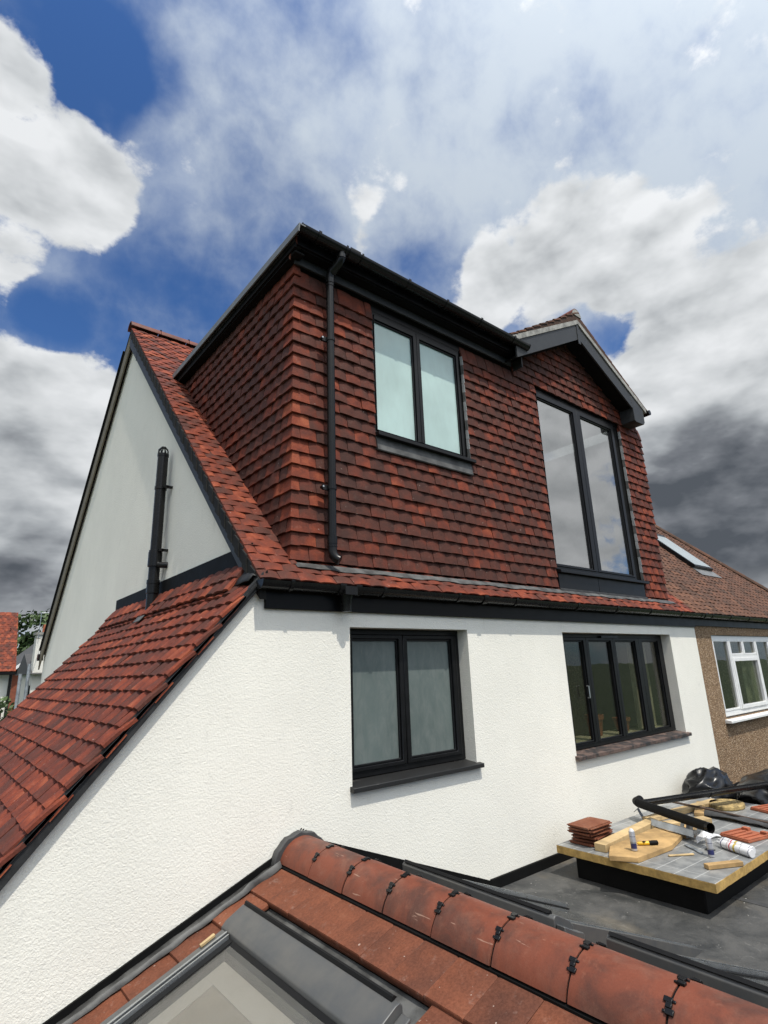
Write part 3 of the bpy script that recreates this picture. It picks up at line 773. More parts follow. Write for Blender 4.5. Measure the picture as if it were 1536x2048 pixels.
b = MB(); b.prism([(sub, y + .161, rz(y) - .1), (sub, y + .161, 2.80), (sub, 3.1, 2.80)], (.12, 0, 0)); dcheek = b.build('dormer_cheek', 'deck', house)
b = MB(); b.prism([(XR - .06, y + .161, rz(y) - .1), (XR - .06, y + .161, 2.72), (XR - .06, 3.1, 2.72)], (.06, 0, 0)); b.build('dormer_far_cheek', 'tile_old_mass', house)
b = MB(); b.box(.2, 6.2, 2.2, 2.25, -.1, 2.75); b.build('dormer_room_back', 'room_light', house)
b = MB(); b.box(.18, 6.2, .33, 2.19, -.2, -.15); b.box(2.9, 2.95, .33, 2.19, -.14, 2.7); b.build('dormer_room_floor', 'room', house)
GA = .115
def front_spans(k, v):
    zm = v + GA * .35
    x0 = .178 if k % 2 == 0 else .085
    x1 = XR
    if v + .06 > 2.66:
        # gable part only
        lo, hi = AP - (AZ - .27 - v) / GT, AP + (AZ - .27 - v) / GT
        s = [(max(3.17, lo), min(hi, XR))] if hi - lo > .1 else []
        return s
    s = [(x0, x1)]
    for (a_, c_, z0, z1) in (DA, DB):
        if z0 - .035 < v and v + .05 < z1 - .01 or (z0 < zm < z1):
            n_ = []
            for u0, u1 in s:
                if u1 <= a_ or u0 >= c_: n_.append((u0, u1))
                else:
                    if a_ - u0 > .02: n_.append((u0, a_))
                    if u1 - c_ > .02: n_.append((c_, u1))
            s = n_
    return s
frows = [(k, k * GA) for k in range(0, 33)]
def fr_rnd(r, p):
    # browner run of tiles in the middle of the front, redder at its edges
    q = .10 + .62 * r.betavariate(1.1, 1.75)
    if p.x < .3 or p.x > 5.75: q = .30 + .45 * r.betavariate(1.4, 1.4)
    return q
tiles(dfront, 'hung_tile', (0, YD + .028, 0), (1, 0, 0), (0, 0, 1), (0, -1, 0), frows, .166, .195, .017, .006, .20, front_spans, 'tile_obj', 'tile_mass', 300, seed=11, c1=.0065, jitter=.0035, rnd=fr_rnd)
def cheek_spans(k, v):
    if v > 2.66: return []
    yi = (v + .2) / T - .06 + .22
    f_ = YD + (.085 if k % 2 == 0 else .178)
    return [(-yi, -f_)] if yi > f_ + .03 else []
tiles(dcheek, 'cheek_tile', (.028, 0, 0), (0, -1, 0), (0, 0, 1), (-1, 0, 0), [(k, k * GA) for k in range(24)], .166, .195, .017, .006, .20, cheek_spans, 'tile_obj', 'tile_mass', 300, seed=13, c1=.008, rnd=lambda r, p: .16 + .50 * r.betavariate(1.2, 1.6))
# angle tiles on the corner
def corner_mesh(a, c):
    b = MB(); t = .017; H = .19; tl = .20
    def ringv(z, o_, th):
        return [(a, YD + o_ + th, z), (a, YD + o_, z), (o_, YD + o_, z), (o_, YD + c, z), (o_ + th, YD + c, z), (o_ + th, YD + o_ + th, z)]
    lo = ringv(0, 0.0, t); hi = ringv(H, tl * H, t)
    vs = lo + hi; n = 6
    fs = [(i, (i + 1) % n, n + (i + 1) % n, n + i) for i in range(n)] + [(0, 1, 2, 5), (2, 3, 4, 5), (6, 11, 8, 7), (8, 11, 10, 9)]
    b.add(vs, fs); me = b.mesh('corner_tile'); me.materials.append(M['tile_obj']); return me
cmA, cmB = corner_mesh(.176, .083), corner_mesh(.083, .176)
for k in range(24):
    o = bpy.data.objects.new('corner_tile', cmA if k % 2 == 0 else cmB); C.objects.link(o); par(o, dfront)
    v = min(1, .42 + rng.random() * .5)
    o.location = (rng.uniform(-.003, .003), rng.uniform(-.003, .003), k * GA); o.rotation_euler = (rng.uniform(-.01, .01), rng.uniform(-.01, .01), rng.uniform(-.006, .006)); o.color = (v, v, v, 1)
# dark batten gap under the lowest course
b = MB(); b.box(.06, XR - .05, YD + .03, YD + .049, -.06, -.012); b.build('starter_strip', 'black_dull', dfront)
# apron flashing on the main roof at the foot of the dormer
vs = []; nx = 90
for i in range(nx):
    x = .03 + (6.44 - .03) * i / (nx - 1)
    for j, yy in enumerate((.15, .098, .036 + .006 * math.sin(x * 9) + .004 * math.sin(x * 23))):
        vs.append((x, yy, rz(yy) + (-.05, .018, .030)[j]))
b = MB(); b.add(vs, [(i * 3 + j, (i + 1) * 3 + j, (i + 1) * 3 + j + 1, i * 3 + j + 1) for i in range(nx - 1) for j in range(2)])
o = b.build('apron_flashing', 'lead_dusty', house); o.modifiers.new('s', 'SOLIDIFY').thickness = .005

# dormer windows
WA = window(house, .925, 2.205, 1.322, 2.664, .155, [(.966, 1.468), (1.596, 2.128)], 1.366, 2.558, 'frame_black', 'frosted_pale', fr=.03, depth=.06, label='black framed dormer window with two pale frosted panes')
b = MB(); b.prism([(.905, .205, 1.32), (.905, .062, 1.298), (.905, .062, 1.262), (.905, .205, 1.268)], (1.352, 0, 0)); b.build('sill', 'frame_black', WA, bevel=.004)
b = MB(); b.prism([(.912, .155, 1.265), (.912, .115, 1.265), (.912, .092, 1.13), (.912, .10, 1.12), (.912, .155, 1.16)], (1.312, 0, 0)); b.build('lead_apron', 'lead_dusty', WA)
WB = window(house, 3.620, 5.60, .235, 2.615, .155, [(3.672, 4.475), (4.688, 5.49)], .305, 2.503, 'frame_black', 'glass_sky', fr=.035, depth=.06, label='tall black framed dormer window with two panes mirroring clouds')
b = MB(); b.prism([(3.61, .205, .236), (3.61, .06, .212), (3.61, .06, .178), (3.61, .205, .18)], (2.155, 0, 0)); b.build('sill', 'frame_black', WB, bevel=.004)
for xa, xb in ((3.625, 4.492), (4.497, 5.70)):
    b = MB(); b.box(xa, xb, .115, .15, .0, .177); b.build('base_panel', 'frame_black', WB, bevel=.003)
b = MB(); b.prism([(3.615, .15, .0), (3.615, .112, .0), (3.615, .085, -.03), (3.615, .15, -.03)], (2.10, 0, 0)); b.build('base_flashing', 'lead_dark', WB)
b = MB(); b.box(3.612, 5.722, .155, .17, 2.617, 2.66); b.build('head_trim', 'frame_black', WB)
b = MB(); b.box(.914, 2.222, .155, .17, 2.666, 2.72); b.build('head_trim', 'frame_black', WA)
b = MB(); b.box(2.207, 2.235, .156, .21, 1.3, 2.66); b.build('reveal_board', 'black_dull', WA)
b = MB(); b.box(5.603, 5.74, .165, .21, .2, 2.61); b.build('reveal_board', 'black_dull', WB)
for parent, x, z0, n in ((WA, DA[1], 1.33, 11), (WB, DB[1], .24, 20)):
    for k in range(n):
        z = z0 + k * GA
        b = MB(); b.prism([(x - .004, .152, z), (x - .004, .108, z - .012), (x - .004, .118, z + .105), (x - .004, .152, z + .11)], (.003, 0, 0)); b.build('soaker', 'soaker' if k % 3 else 'lead', parent)
# flat roof over the dormer, fascia, soffit, gutter
b = MB(); b.prism([(-.062, -.008, 2.862), (3.2, -.008, 2.862), (3.2, 3.12, 2.862), (-.062, 3.04, 2.862)], (0, 0, .07)); fl = b.build('dormer_flat_roof', 'lead_dusty', house)
b = MB(); b.sweep([(.03, 0, 0), (-.036, 0, 0), (-.046, 0, -.088), (-.034, 0, -.090), (-.026, 0, -.012), (.03, 0, -.012)], (-.066, -.165, 2.937), (-.066, 3.07, 2.937)); b.build('edge_trim', 'trim_grey', fl)
b = MB(); b.prism([(-.068, -.03, 2.852), (-.068, 3.04, 2.852), (-.068, 2.96, 2.775), (-.068, -.03, 2.80)], (.02, 0, 0)); b.build('side_fascia', 'black_dull', fl)
b = MB(); b.box(-.047, .05, .0, 2.98, 2.775, 2.795); b.build('side_soffit', 'black_dull', fl)
b = MB(); b.box(-.045, 3.16, -.03, -.009, 2.838, 2.965); ff = b.build('front_fascia', 'black_fascia', fl, bevel=.003)
b = MB(); b.box(.02, 3.155, -.008, .118, 2.826, 2.84); b.build('front_soffit', 'black_dull', fl)
b = MB(); b.box(.004, 3.11, .088, .112, 2.742, 2.825); b.build('frieze_board', 'anthracite', fl, bevel=.003)
b = MB(); b.prism([(-.052, -.03, 2.965), (-.052, .10, 2.90), (-.052, .10, 2.77), (-.052, .085, 2.745), (-.052, .06, 2.83), (-.052, -.03, 2.838)], (.008, 0, 0)); b.build('box_end', 'tile_ridge', fl)
b = MB(); b.box(3.16, 3.172, -.03, .11, 2.70, 2.965); b.build('box_end', 'anthracite', fl)
dg = gutter(house, -.062, 3.19, -.098, 2.955, .064)
for x in (.12, .42, .60, 1.2, 1.75, 2.3, 2.9): gutter_clip(dg, x, -.098, 2.955, .064, .03 if x not in (.42, .60) else .02)
gutter_clip(dg, .51, -.098, 2.955, .064, .12, name='gutter_union', extra=.007)
# downpipe with swan neck
dp = .345
b = MB(); b.tube([(dp, .03, .10), (dp, .03, 2.66)], .036, 18); pipe2 = b.build('downpipe', 'black_plastic', house, smooth=True)
b = MB(); b.tube([(.39, -.098, 2.92), (.39, -.098, 2.855), (.38, -.065, 2.81), (.352, .005, 2.755), (dp, .03, 2.715), (dp, .03, 2.60)], .041, 16); b.build('swan_neck', 'black_plastic', pipe2, smooth=True)
for p0, p1 in (((.39, -.098, 2.885), (.39, -.098, 2.845)), ((.360, -.012, 2.77), (.350, .012, 2.748)), ((dp, .03, 2.68), (dp, .03, 2.63)), ((dp, .03, 2.05), (dp, .03, 2.02)), ((dp, .03, .635), (dp, .03, .605)), ((dp, .03, .20), (dp, .03, .14)), ((dp, .03, .13), (dp, .03, .115))):
    b = MB(); b.tube([p0, p1], (.046 if p0[2] > 2.5 else .042), 18); b.build('collar', 'black_plastic', pipe2, smooth=True)
b = MB(); b.tube([(dp, .03, .14), (dp, .03, .08), (dp + .006, .024, .05), (dp + .025, .008, .02), (dp + .045, -.012, .005)], .039, 16); b.build('shoe', 'black_plastic', pipe2, smooth=True)
for z in (2.03, .62):
    b = MB(); b.box(dp - .085, dp - .03, .035, .055, z - .022, z + .022); b.tube([(dp - .085, .03, z), (dp - .085, .06, z)], .014, 10); b.build('pipe_bracket', 'black_plastic', pipe2)
    b = MB(); b.tube([(dp - .086, .022, z + .002), (dp - .086, .03, z + .002)], .008, 8); b.build('screw', 'alu', pipe2)

# little gable roof over the tall window
YF = -.115
def gslab(x0, x1, d0, d1, ya, yb): return [(x0, ya, gz_(x0) - d0), (x1, ya, gz_(x1) - d0), (x1, ya, gz_(x1) - d1), (x0, ya, gz_(x0) - d1)]
b = MB()
b.prism([(2.80, YF + .01, gz_(2.80) - .03), (AP, YF + .01, AZ - .03), (6.27, YF + .01, gz_(6.27) - .03), (6.27, YF + .01, gz_(6.27) - .08), (AP, YF + .01, AZ - .08), (2.80, YF + .01, gz_(2.80) - .08)], (0, 4.0, 0))
groof = b.build('gable_roof', 'deck', house)
for sx, Uv in ((-1, (0, -1, 0)), (1, (0, 1, 0))):
    x_e = AP + sx * (1.72 if sx < 0 else 1.79)
    GT2 = (AZ + .105 - gz_(x_e)) / abs(x_e - AP)
    L = math.hypot(1, GT2); Vv = Vector((-sx / L, 0, GT2 / L)); Nv = Vector((sx * GT2 / L, 0, 1 / L))
    b = MB(); b.prism([(x_e, YF + .002, gz_(x_e) - .028), (AP, YF + .002, AZ - .028), (AP, YF + .002, AZ + .085)], (0, 2.0, 0)); b.build('tile_bed', 'tile_old_mass', groof)
    tiles(groof, 'roof_tile', (x_e, 0, gz_(x_e) - .018), Uv, Vv, Nv, [(k, k * .10) for k in range(20)], .166, .18, .016, 0, .11, (lambda k, v: [(-2.2, -YF + .012 * (k % 2))]) if sx < 0 else (lambda k, v: [(YF, 1.2)]), 'tile_old_obj', 'tile_old_mass', 60, seed=21 + sx, mass_name='gable_roof_tiles')
    b = MB(); x1 = 2.86 if sx < 0 else 6.20
    b.prism([(x1, YF - .004, gz_(x1) - .026), (AP, YF - .004, AZ - .026), (AP, YF - .004, AZ - .095), (x1, YF - .004, gz_(x1) - .10)], (0, .05, 0)); b.build('verge_mortar', 'mortar', groof)
    x1 = 2.98 if sx < 0 else 5.80
    dd_ = .345 if sx < 0 else .30
    b = MB(); b.prism([(x1, YF + .012, gz_(x1) - .101), (AP, YF + .012, AZ - .097), (AP, YF + .012, AZ - .335), (x1, YF + .012, gz_(x1) - .335)], (0, .024, 0)); b.build('barge_board', 'anthracite', groof, bevel=.003)
    b = MB(); b.prism([(x1, YF + .04, gz_(x1) - .30), (AP, YF + .04, AZ - .30), (AP, YF + .04, AZ - .32), (x1, YF + .04, gz_(x1) - .32)], (0, YD - YF - .02, 0)); b.build('soffit', 'black_dull', groof)
b = MB(); b.box(AP - .035, AP + .02, YF + .004, YF + .012, AZ - .42, AZ - .09); b.build('apex_cover', 'anthracite', groof)
b = MB(); b.prism([(5.80, YF + .008, gz_(5.80) - .083), (6.12, YF + .008, gz_(6.12) - .083), (6.12, YF + .008, 2.70), (6.08, YF + .008, 2.655), (5.84, YF + .008, 2.64), (5.80, YF + .008, 2.66)], (0, .22, 0)); b.build('box_end', 'anthracite', groof, bevel=.004)
b = MB(); b.tube([(6.27, YF - .03, 2.90), (6.27, .9, 2.90)], .042, 12); b.build('gutter_end', 'black_plastic', groof, smooth=True)
rm2 = ridge_mesh(.44, .11, .105, .014)
for i in range(5):
    o = bpy.data.objects.new('ridge_tile', rm2); C.objects.link(o); par(o, groof)
    o.matrix_basis = Matrix.Translation((AP, YF - .005 + i * .45, AZ + .045)); o.color = (.5,) * 3 + (1,)
b = MB(); b.prism([(AP + .11 * math.cos(a_ * math.pi / 10), YF - .008, AZ + .035 + .10 * math.sin(a_ * math.pi / 10)) for a_ in range(11)], (0, .03, 0)); b.build('mortar_plug', 'mortar', groof)

# ------------------------------------------------------------------ the adjoining house
nb = thing('neighbour_house', 'brown pebbledashed house adjoining on the right, white window and weathered tiled hip roof', 'house', (10, 4.5, GZ))
XE = 13.2
nw = (7.365, 10.25, -1.742, -.515)
b = MB(); b.plate([[(WR + .002, .004, GZ), (XE - .3, .004, GZ), (XE - .3, .004, -.23), (WR + .002, .004, -.23)], hole(nw, .004)], (0, .25, 0)); b.build('wall', 'pebbledash', nb)
b = MB(); b.box(XE - .55, XE - .3, .26, 8.9, GZ, -.23); b.build('side_wall', 'pebbledash', nb)
b = MB(); b.box(WR + .002, XE - .2, -.02, .002, -.385, -.24); b.build('fascia', 'black_fascia', nb)
ng = gutter(nb, WR + .001, XE, GY, GZT, GR)
for x in (6.95, 7.2, 7.9, 8.7, 9.5, 10.3, 11.2): gutter_clip(ng, x, GY, GZT, GR, .05 if x < 7 else .028)
# hip roof
HX = 10.22
b = MB()
E0, E1 = (WR + .001, -.03), (XE, -.03)
zt = lambda y, d: rz(y) - d
top = [(WR + .001, -.03, zt(-.03, .05)), (XE, -.03, zt(-.03, .05)), (HX, YR, zt(YR, .05)), (WR + .001, YR, zt(YR, .05)), (XE, 2 * YR, zt(-.03, .05)), (WR + .001, 2 * YR, zt(-.03, .05))]
bot = [(x, y_, z - .07) for x, y_, z in top]
b.add(top + bot, [(0, 1, 2, 3), (1, 4, 2), (4, 5, 3, 2), (6, 9, 8, 7), (7, 8, 10), (10, 8, 9, 11), (0, 6, 7, 1), (1, 7, 10, 4), (4, 10, 11, 5), (0, 3, 9, 6), (3, 5, 11, 9)])
nroof = b.build('roof', 'deck', nb)
def hipx(y): return XE + (HX - XE) * (y + .03) / (YR + .03)
RL = (9.75, 10.62, 1.02, 1.93)
def nspans(k, v):
    y_ = -.06 + v * .7071
    if y_ > YR: return []
    s = [(WR + .003, hipx(y_) - .02)]
    if RL[2] - .06 < y_ < RL[3]: s = [(s[0][0], RL[0]), (RL[1], s[0][1])]
    return s
tiles(nroof, 'old_roof_tile', (0, -.06, -.2), (1, 0, 0), V45, N45, [(k, k * .1025) for k in range(58)], .166, .18, .013, -.006, .085, nspans, 'tile_old_obj', 'tile_old_mass', 300, seed=31, jitter=.006,
      rnd=lambda r, p: min(1, r.betavariate(1.3, 1.4) * .8 + (.25 if p.x < 7.3 + .5 * r.random() else 0)), keep=lambda p: p.y < 2.6)
# hip tiles
n_ = 17
for i in range(n_):
    t0 = i / n_
    p0 = Vector((XE, -.03, rz(-.03))).lerp(Vector((HX, YR, rz(YR))), t0); p1 = Vector((XE, -.03, rz(-.03))).lerp(Vector((HX, YR, rz(YR))), t0 + 1.12 / n_)
    d_ = (p1 - p0).normalized(); s_ = d_.cross(Vector((0, 0, 1))).normalized(); u_ = s_.cross(d_)
    b = MB(); prof = [s_ * (.10 * math.cos(a_ * math.pi / 8)) + u_ * (.075 * math.sin(a_ * math.pi / 8) - .01) for a_ in range(9)]
    vs = [p0 + q * 1.08 for q in prof] + [p1 + q for q in prof]
    b.add(vs, [(j, j + 1, 10 + j, 9 + j) for j in range(8)] + [tuple(range(9))])
    o = b.build('hip_tile', 'tile_old_obj', nroof, smooth=True); q = rng.random() * .6; o.color = (q, q, q, 1)
# rooflight
b = MB()
for h0, h1, x0_, x1_, ya, yb in ((-.03, .085, RL[0], RL[0] + .07, RL[2], RL[3]), (-.03, .085, RL[1] - .07, RL[1], RL[2], RL[3]), (-.03, .10, RL[0], RL[1], RL[3] - .06, RL[3]), (-.03, .085, RL[0] + .071, RL[1] - .071, RL[2], RL[2] + .06)):
    b.obox(Vector((x0_, ya, rz(ya))) + N45 * h0, (x1_ - x0_, 0, 0), (0, yb - ya, (yb - ya) * T), N45 * (h1 - h0))
rl = b.build('rooflight', 'frame_black', nb)
b = MB(); b.obox(Vector((RL[0] + .04, RL[2] + .03, rz(RL[2] + .03))) + N45 * .088, (RL[1] - RL[0] - .08, 0, 0), (0, RL[3] - RL[2] - .06, (RL[3] - RL[2] - .06) * T), N45 * .006); b.build('pane', 'frosted_grey', rl)
b = MB(); b.obox(Vector((RL[0] - .05, RL[2] - .16, rz(RL[2] - .16))) + N45 * .02, (RL[1] - RL[0] + .1, 0, 0), (0, .16, .16 * T), N45 * .006); b.build('apron', 'lead', rl)
# white window
def pw(x0, x1, z0, z1, w=.05, y0=.03, d=.06): 
    b = MB(); ring(b, x0, x1, z0, z1, w, y0, y0 + d); return b
b = pw(nw[0] + .003, nw[1] - .003, nw[2] + .02, nw[3] - .003, .07); ww = b.build('window', 'white_plastic', nb, bevel=.006)
for (x0_, x1_, z0_, z1_) in ((7.435, 8.03, -1.65, -.585), (8.09, 8.62, -.83, -.585), (8.66, 9.19, -.83, -.585), (8.09, 9.19, -1.65, -.87), (9.25, 9.85, -1.65, -.585), (9.86, 10.18, -1.65, -.585)):
    sash = z0_ < -1 and x0_ > 8.05 and x0_ < 9
    b = pw(x0_, x1_, z0_, z1_, .055 if sash else .03, .012 if sash else .025, .06); b.build('sash', 'white_plastic', ww, bevel=.005)
    m_ = .055 if sash else .03
    b = MB(); b.box(x0_ + m_, x1_ - m_, .055, .062, z0_ + m_, z1_ - m_); b.build('pane', 'glass_dark', ww)
for x0_, x1_, z0_, z1_ in ((8.031, 8.089, -1.65, -.585), (9.191, 9.249, -1.65, -.585), (8.09, 9.19, -.869, -.831), (8.621, 8.659, -.83, -.585)):
    b = MB(); b.box(x0_, x1_, .022, .085, z0_, z1_); b.build('mullion', 'white_plastic', ww)
b = MB(); b.prism([(7.30, .10, -1.735), (7.30, -.09, -1.765), (7.30, -.09, -1.80), (7.30, .10, -1.80)], (3.0, 0, 0)); b.build('sill', 'white_plastic', ww, bevel=.005)
for xa, n__ in ((7.45, 14), (8.95, 12), (9.3, 16)):
    b = MB(); pts = [(xa + i * .035, .22 + (.03 if i % 2 else 0)) for i in range(n__)]
    for (xa_, ya), (xb_, yb) in zip(pts, pts[1:]): b.add([(xa_, ya, -1.72), (xb_, yb, -1.72), (xb_, yb, -.55), (xa_, ya, -.55)], [(0, 1, 2, 3)])
    b.build('curtain', 'curtain', nb)
b = MB(); b.box(7.0, 12, 2.0, 2.05, -2.7, -.3); b.build('room_lining', 'room', nb)

# ------------------------------------------------------------------ the rear extension
ext = thing('rear_extension', 'single storey extension with clay ridge roof, roof windows and black rubber flat roof', 'extension', (2.5, -2.5, GZ))
RXc, RZ0, RP = .02, -2.04, .373
def ez(x): return RZ0 - (abs(x - RXc) - .16) * RP      # tile tops
YB = -5.2
FZ = -2.68
b = MB()
b.box(-2.6, -2.35, YB, -.02, GZ, ez(-2.4) - .2); b.build('side_wall', 'white_render', ext)
b = MB(); b.prism([(-2.34, YB, GZ), (9, YB, GZ), (9, YB, FZ - .12), (1.9, YB, FZ - .12), (RXc, YB, ez(RXc) - .16), (-2.34, YB, ez(-2.34) - .16)], (0, .25, 0)); b.build('end_wall', 'white_render', ext)
# left roof slope deck (with opening for the roof window)
def S(side, xp, y, h): return (RXc + side * xp, y, RZ0 - (xp - .16) * RP + h)
def deck_part(b, side, xa, xb, ya, yb, d0=.055, d1=.11):
    b.prism([S(side, xa, ya, -d0), S(side, xb, ya, -d0), S(side, xb, ya, -d1), S(side, xa, ya, -d1)], (0, yb - ya, 0))
b = MB()
deck_part(b, -1, 0, .64, -.005, YB); deck_part(b, -1, .641, 2.2, -.005, -.40); deck_part(b, -1, .641, 2.2, -1.58, YB); deck_part(b, -1, 2.201, 2.75, -.005, YB)
rl_ = b.build('left_slope', 'skylight_dark', ext)
b = MB(); deck_part(b, 1, 0, 1.93, -.005, YB); rr_ = b.build('right_slope', 'rubber_roof', ext)
ce = 1 / math.hypot(1, RP); VE = Vector((ce, 0, RP * ce)); NE = Vector((-RP * ce, 0, ce))
def etile(x_low, y0, y1, ln_, v, lift=0.0, parent=None, mirror=False):
    """flat interlocking tile: lower edge at x_low, from y0 (near wall) to y1"""
    w_ = abs(y1 - y0) - .003; t = .018
    me = MB()
    # plan with raised interlock rib on one side
    n_ = 4
    prof = [(-w_ / 2, 0), (-w_ / 2 + .012, .0015), (w_ / 2 - .010, .0015), (w_ / 2, -.002)]
    vs = []; 
    for yy, g_ in ((0, 0), (.004, .003), (ln_, -.0)):
        for u, h in prof: vs.append((u, yy, h + g_ - .003 * (yy == 0)))
    nb_ = len(vs)
    for yy in (0, .004, ln_):
        for u, h in prof: vs.append((u, yy, -t))
    fs = []
    for j in range(2):
        for i in range(3):
            fs.append((j * 4 + i, j * 4 + i + 1, (j + 1) * 4 + i + 1, (j + 1) * 4 + i)); fs.append((nb_ + j * 4 + i, nb_ + (j + 1) * 4 + i, nb_ + (j + 1) * 4 + i + 1, nb_ + j * 4 + i + 1))
    for i in range(3): fs.append((i + 1, i, nb_ + i, nb_ + i + 1)); fs.append((8 + i, 9 + i, nb_ + 9 + i, nb_ + 8 + i))
    for j in range(2): fs.append((j * 4, (j + 1) * 4, nb_ + (j + 1) * 4, nb_ + j * 4)); fs.append((j * 4 + 3, nb_ + j * 4 + 3, nb_ + (j + 1) * 4 + 3, (j + 1) * 4 + 3))
    me.add(vs, fs); m_ = me.mesh('flat_tile', True); m_.materials.append(M['tile_flat'])
    o = bpy.data.objects.new('flat_tile', m_); C.objects.link(o); par(o, parent)
    if not mirror: U_, V_, N_ = Vector((0, -1, 0)), VE, NE
    else: U_, V_, N_ = Vector((0, 1, 0)), Vector((-ce, 0, RP * ce)), Vector((RP * ce, 0, ce))
    an = .045 + rng.uniform(-.006, .006); V2 = V_ * math.cos(an) - N_ * math.sin(an); N2 = N_ * math.cos(an) + V_ * math.sin(an)
    p = Vector((x_low, (y0 + y1) / 2, ez(x_low) + lift + rng.uniform(-.002, .002)))
    o.matrix_basis = Matrix(((U_.x, V2.x, N2.x, p.x), (U_.y, V2.y, N2.y, p.y), (U_.z, V2.z, N2.z, p.z), (0, 0, 0, 1)))
    o.color = (v, v, v, 1)
    # second lip under the front edge
    return o
ys = [-.085, -.321, -.55, -.771, -.993, -1.212, -1.429, -1.645, -1.863, -2.08, -2.30, -2.52, -2.74, -2.96, -3.18, -3.40, -3.62, -3.84]
vals = [.62, .45, .55, .6, .5, .42, .36, .55, .3, .5, .6, .4, .5, .5, .6, .4, .5]
for (ya, yb), v in zip(zip(ys, ys[1:]), vals): etile(-.366 + rng.uniform(-.003, .003), ya, yb, .27, v, 0, rl_)
b = MB(); b.obox((-.355, -.09, ez(-.355) - .035), (0, -3.7, 0), VE * .1, NE * .013); o = b.build('tile_lip', 'tile_flat', rl_); o.color = (.4, .4, .4, 1)
for i, xl in enumerate((-.603, -.840, -1.080, -1.318, -1.555, -1.79, -2.03)):
    etile(xl, -.075, -.335, .29, (.7, .35, .5, .55, .3, .6, .5)[i], -.004, rl_)
    b = MB(); b.obox((xl + .012, -.08, ez(xl + .012) - .038), (0, -.25, 0), VE * .1, NE * .013); o = b.build('tile_lip', 'tile_flat', rl_); o.color = (.55, .55, .55, 1)
for i, xl in enumerate((-.603, -.840, -1.080, -1.318, -1.555, -1.79, -2.03)):
    for ya, yb in ((-1.695, -1.863), (-1.863, -2.08), (-2.08, -2.30), (-2.30, -2.52), (-2.52, -2.74)):
        etile(xl, ya, yb, .29, .3 + rng.random() * .5, -.004, rl_)
# roof windows
def roof_window(side, y0, y1, glass, parent, up=0.0, label=None):
    sg = -1
    b = MB()
    def pr(b, prof, ya, yb): b.prism([S(side, xp, ya, h + up) for xp, h in prof], (0, yb - ya, 0))
    pr(b, [(.492, -.05), (.492, .045), (.505, .062), (.53, .066), (.63, .052), (.652, .038), (.655, -.02), (.655, -.05)], y0, y1)
    w = b.build('roof_window', 'skylight_grey', parent, bevel=.005)
    if label: w['label'] = label
    b = MB(); pr(b, [(.495, .064), (.510, .080), (.518, .080), (.524, .066)], y0 - .012, y1 + .03); b.build('hood_lip', 'skylight_dark', w)
    b = MB(); pr(b, [(.656, -.05), (.656, .022), (.70, .010), (.70, -.05)], y0 - .03, y1 + .03); b.build('hood_gasket', 'skylight_dark', w)
    for ya, yb, h, m_ in ((y0 - .035, y0 - .085, .040, 'skylight_grey'), (y0 - .0855, y0 - .100, .047, 'alu'), (y0 - .1005, y0 - .112, .030, 'skylight_dark'), (y0 - .1125, y0 - .122, .042, 'alu'), (y0 - .1225, y0 - .165, .022, 'skylight_dark')):
        b = MB(); pr(b, [(.66, -.05), (.66, h), (2.18, h), (2.18, -.05)], ya, yb); b.build('frame_rail', m_, w)
        ya2, yb2 = y1 + (y0 - ya) , y1 + (y0 - yb)
        b = MB(); pr(b, [(.66, -.05), (.66, h), (2.18, h), (2.18, -.05)], ya2, yb2); b.build('frame_rail', m_, w)
    b = MB(); pr(b, [(.66, .010), (.66, .016), (2.15, .016), (2.15, .010)], y0 - .166, y1 + .166); b.build('pane', glass, w)
    b = MB(); pr(b, [(.64, -.050), (.64, -.044), (2.15, -.044), (2.15, -.050)], y0 - .08, y1 + .08); b.build('blind', 'blind', w)
    for pf_, ya_, yb_ in (([(.64, -.0435), (.64, -.040), (.80, -.040), (.80, -.0435)], y0 - .08, y1 + .08), ([(.801, -.0435), (.801, -.040), (2.15, -.040), (2.15, -.0435)], y0 - .08, y0 - .265), ([(.801, -.0435), (.801, -.040), (2.15, -.040), (2.15, -.0435)], y1 + .225, y1 + .08)):  # pale strips on the blind stand in for the reveal's reflection at the edges
        b = MB(); pr(b, pf_, ya_, yb_); b.build('reveal_reflection', 'reflection_pale', w)
    b = MB(); pr(b, [(2.181, -.05), (2.181, .045), (2.26, .04), (2.26, -.05)], y0, y1); b.build('bottom_rail', 'skylight_grey', w)
    b = MB(); pr(b, [(.370, -.052), (.370, -.046), (.4915, -.046), (.4915, -.052)], y0 + .02, y1 - .08); b.build('gutter_flashing', 'lead_dusty', w)
    b = MB(); pr(b, [(.50, -.05), (.50, .030), (.60, .02), (.66, .02), (.66, -.05)], y1 - .002, y1 - .055); b.build('corner_cover', 'skylight_grey', w, bevel=.006)
    return w
roof_window(-1, -.295, -1.645, 'glass_roof', ext, label='roof window in the tiled slope nearest the camera, grey frame')
roof_window(1, -.50, -1.66, 'glass_far', ext, .035, label='roof window on the far side of the clay ridge, nearer the wall')
roof_window(1, -1.94, -3.20, 'glass_far', ext, .035, label='roof window on the far side of the clay ridge, nearer the camera')
for i in range(5):
    for ya, yb in ((-1.70, -1.95),):
        etile(RXc + .62 + i * .237, yb, ya, .28, .6, 0.005, rr_, True)
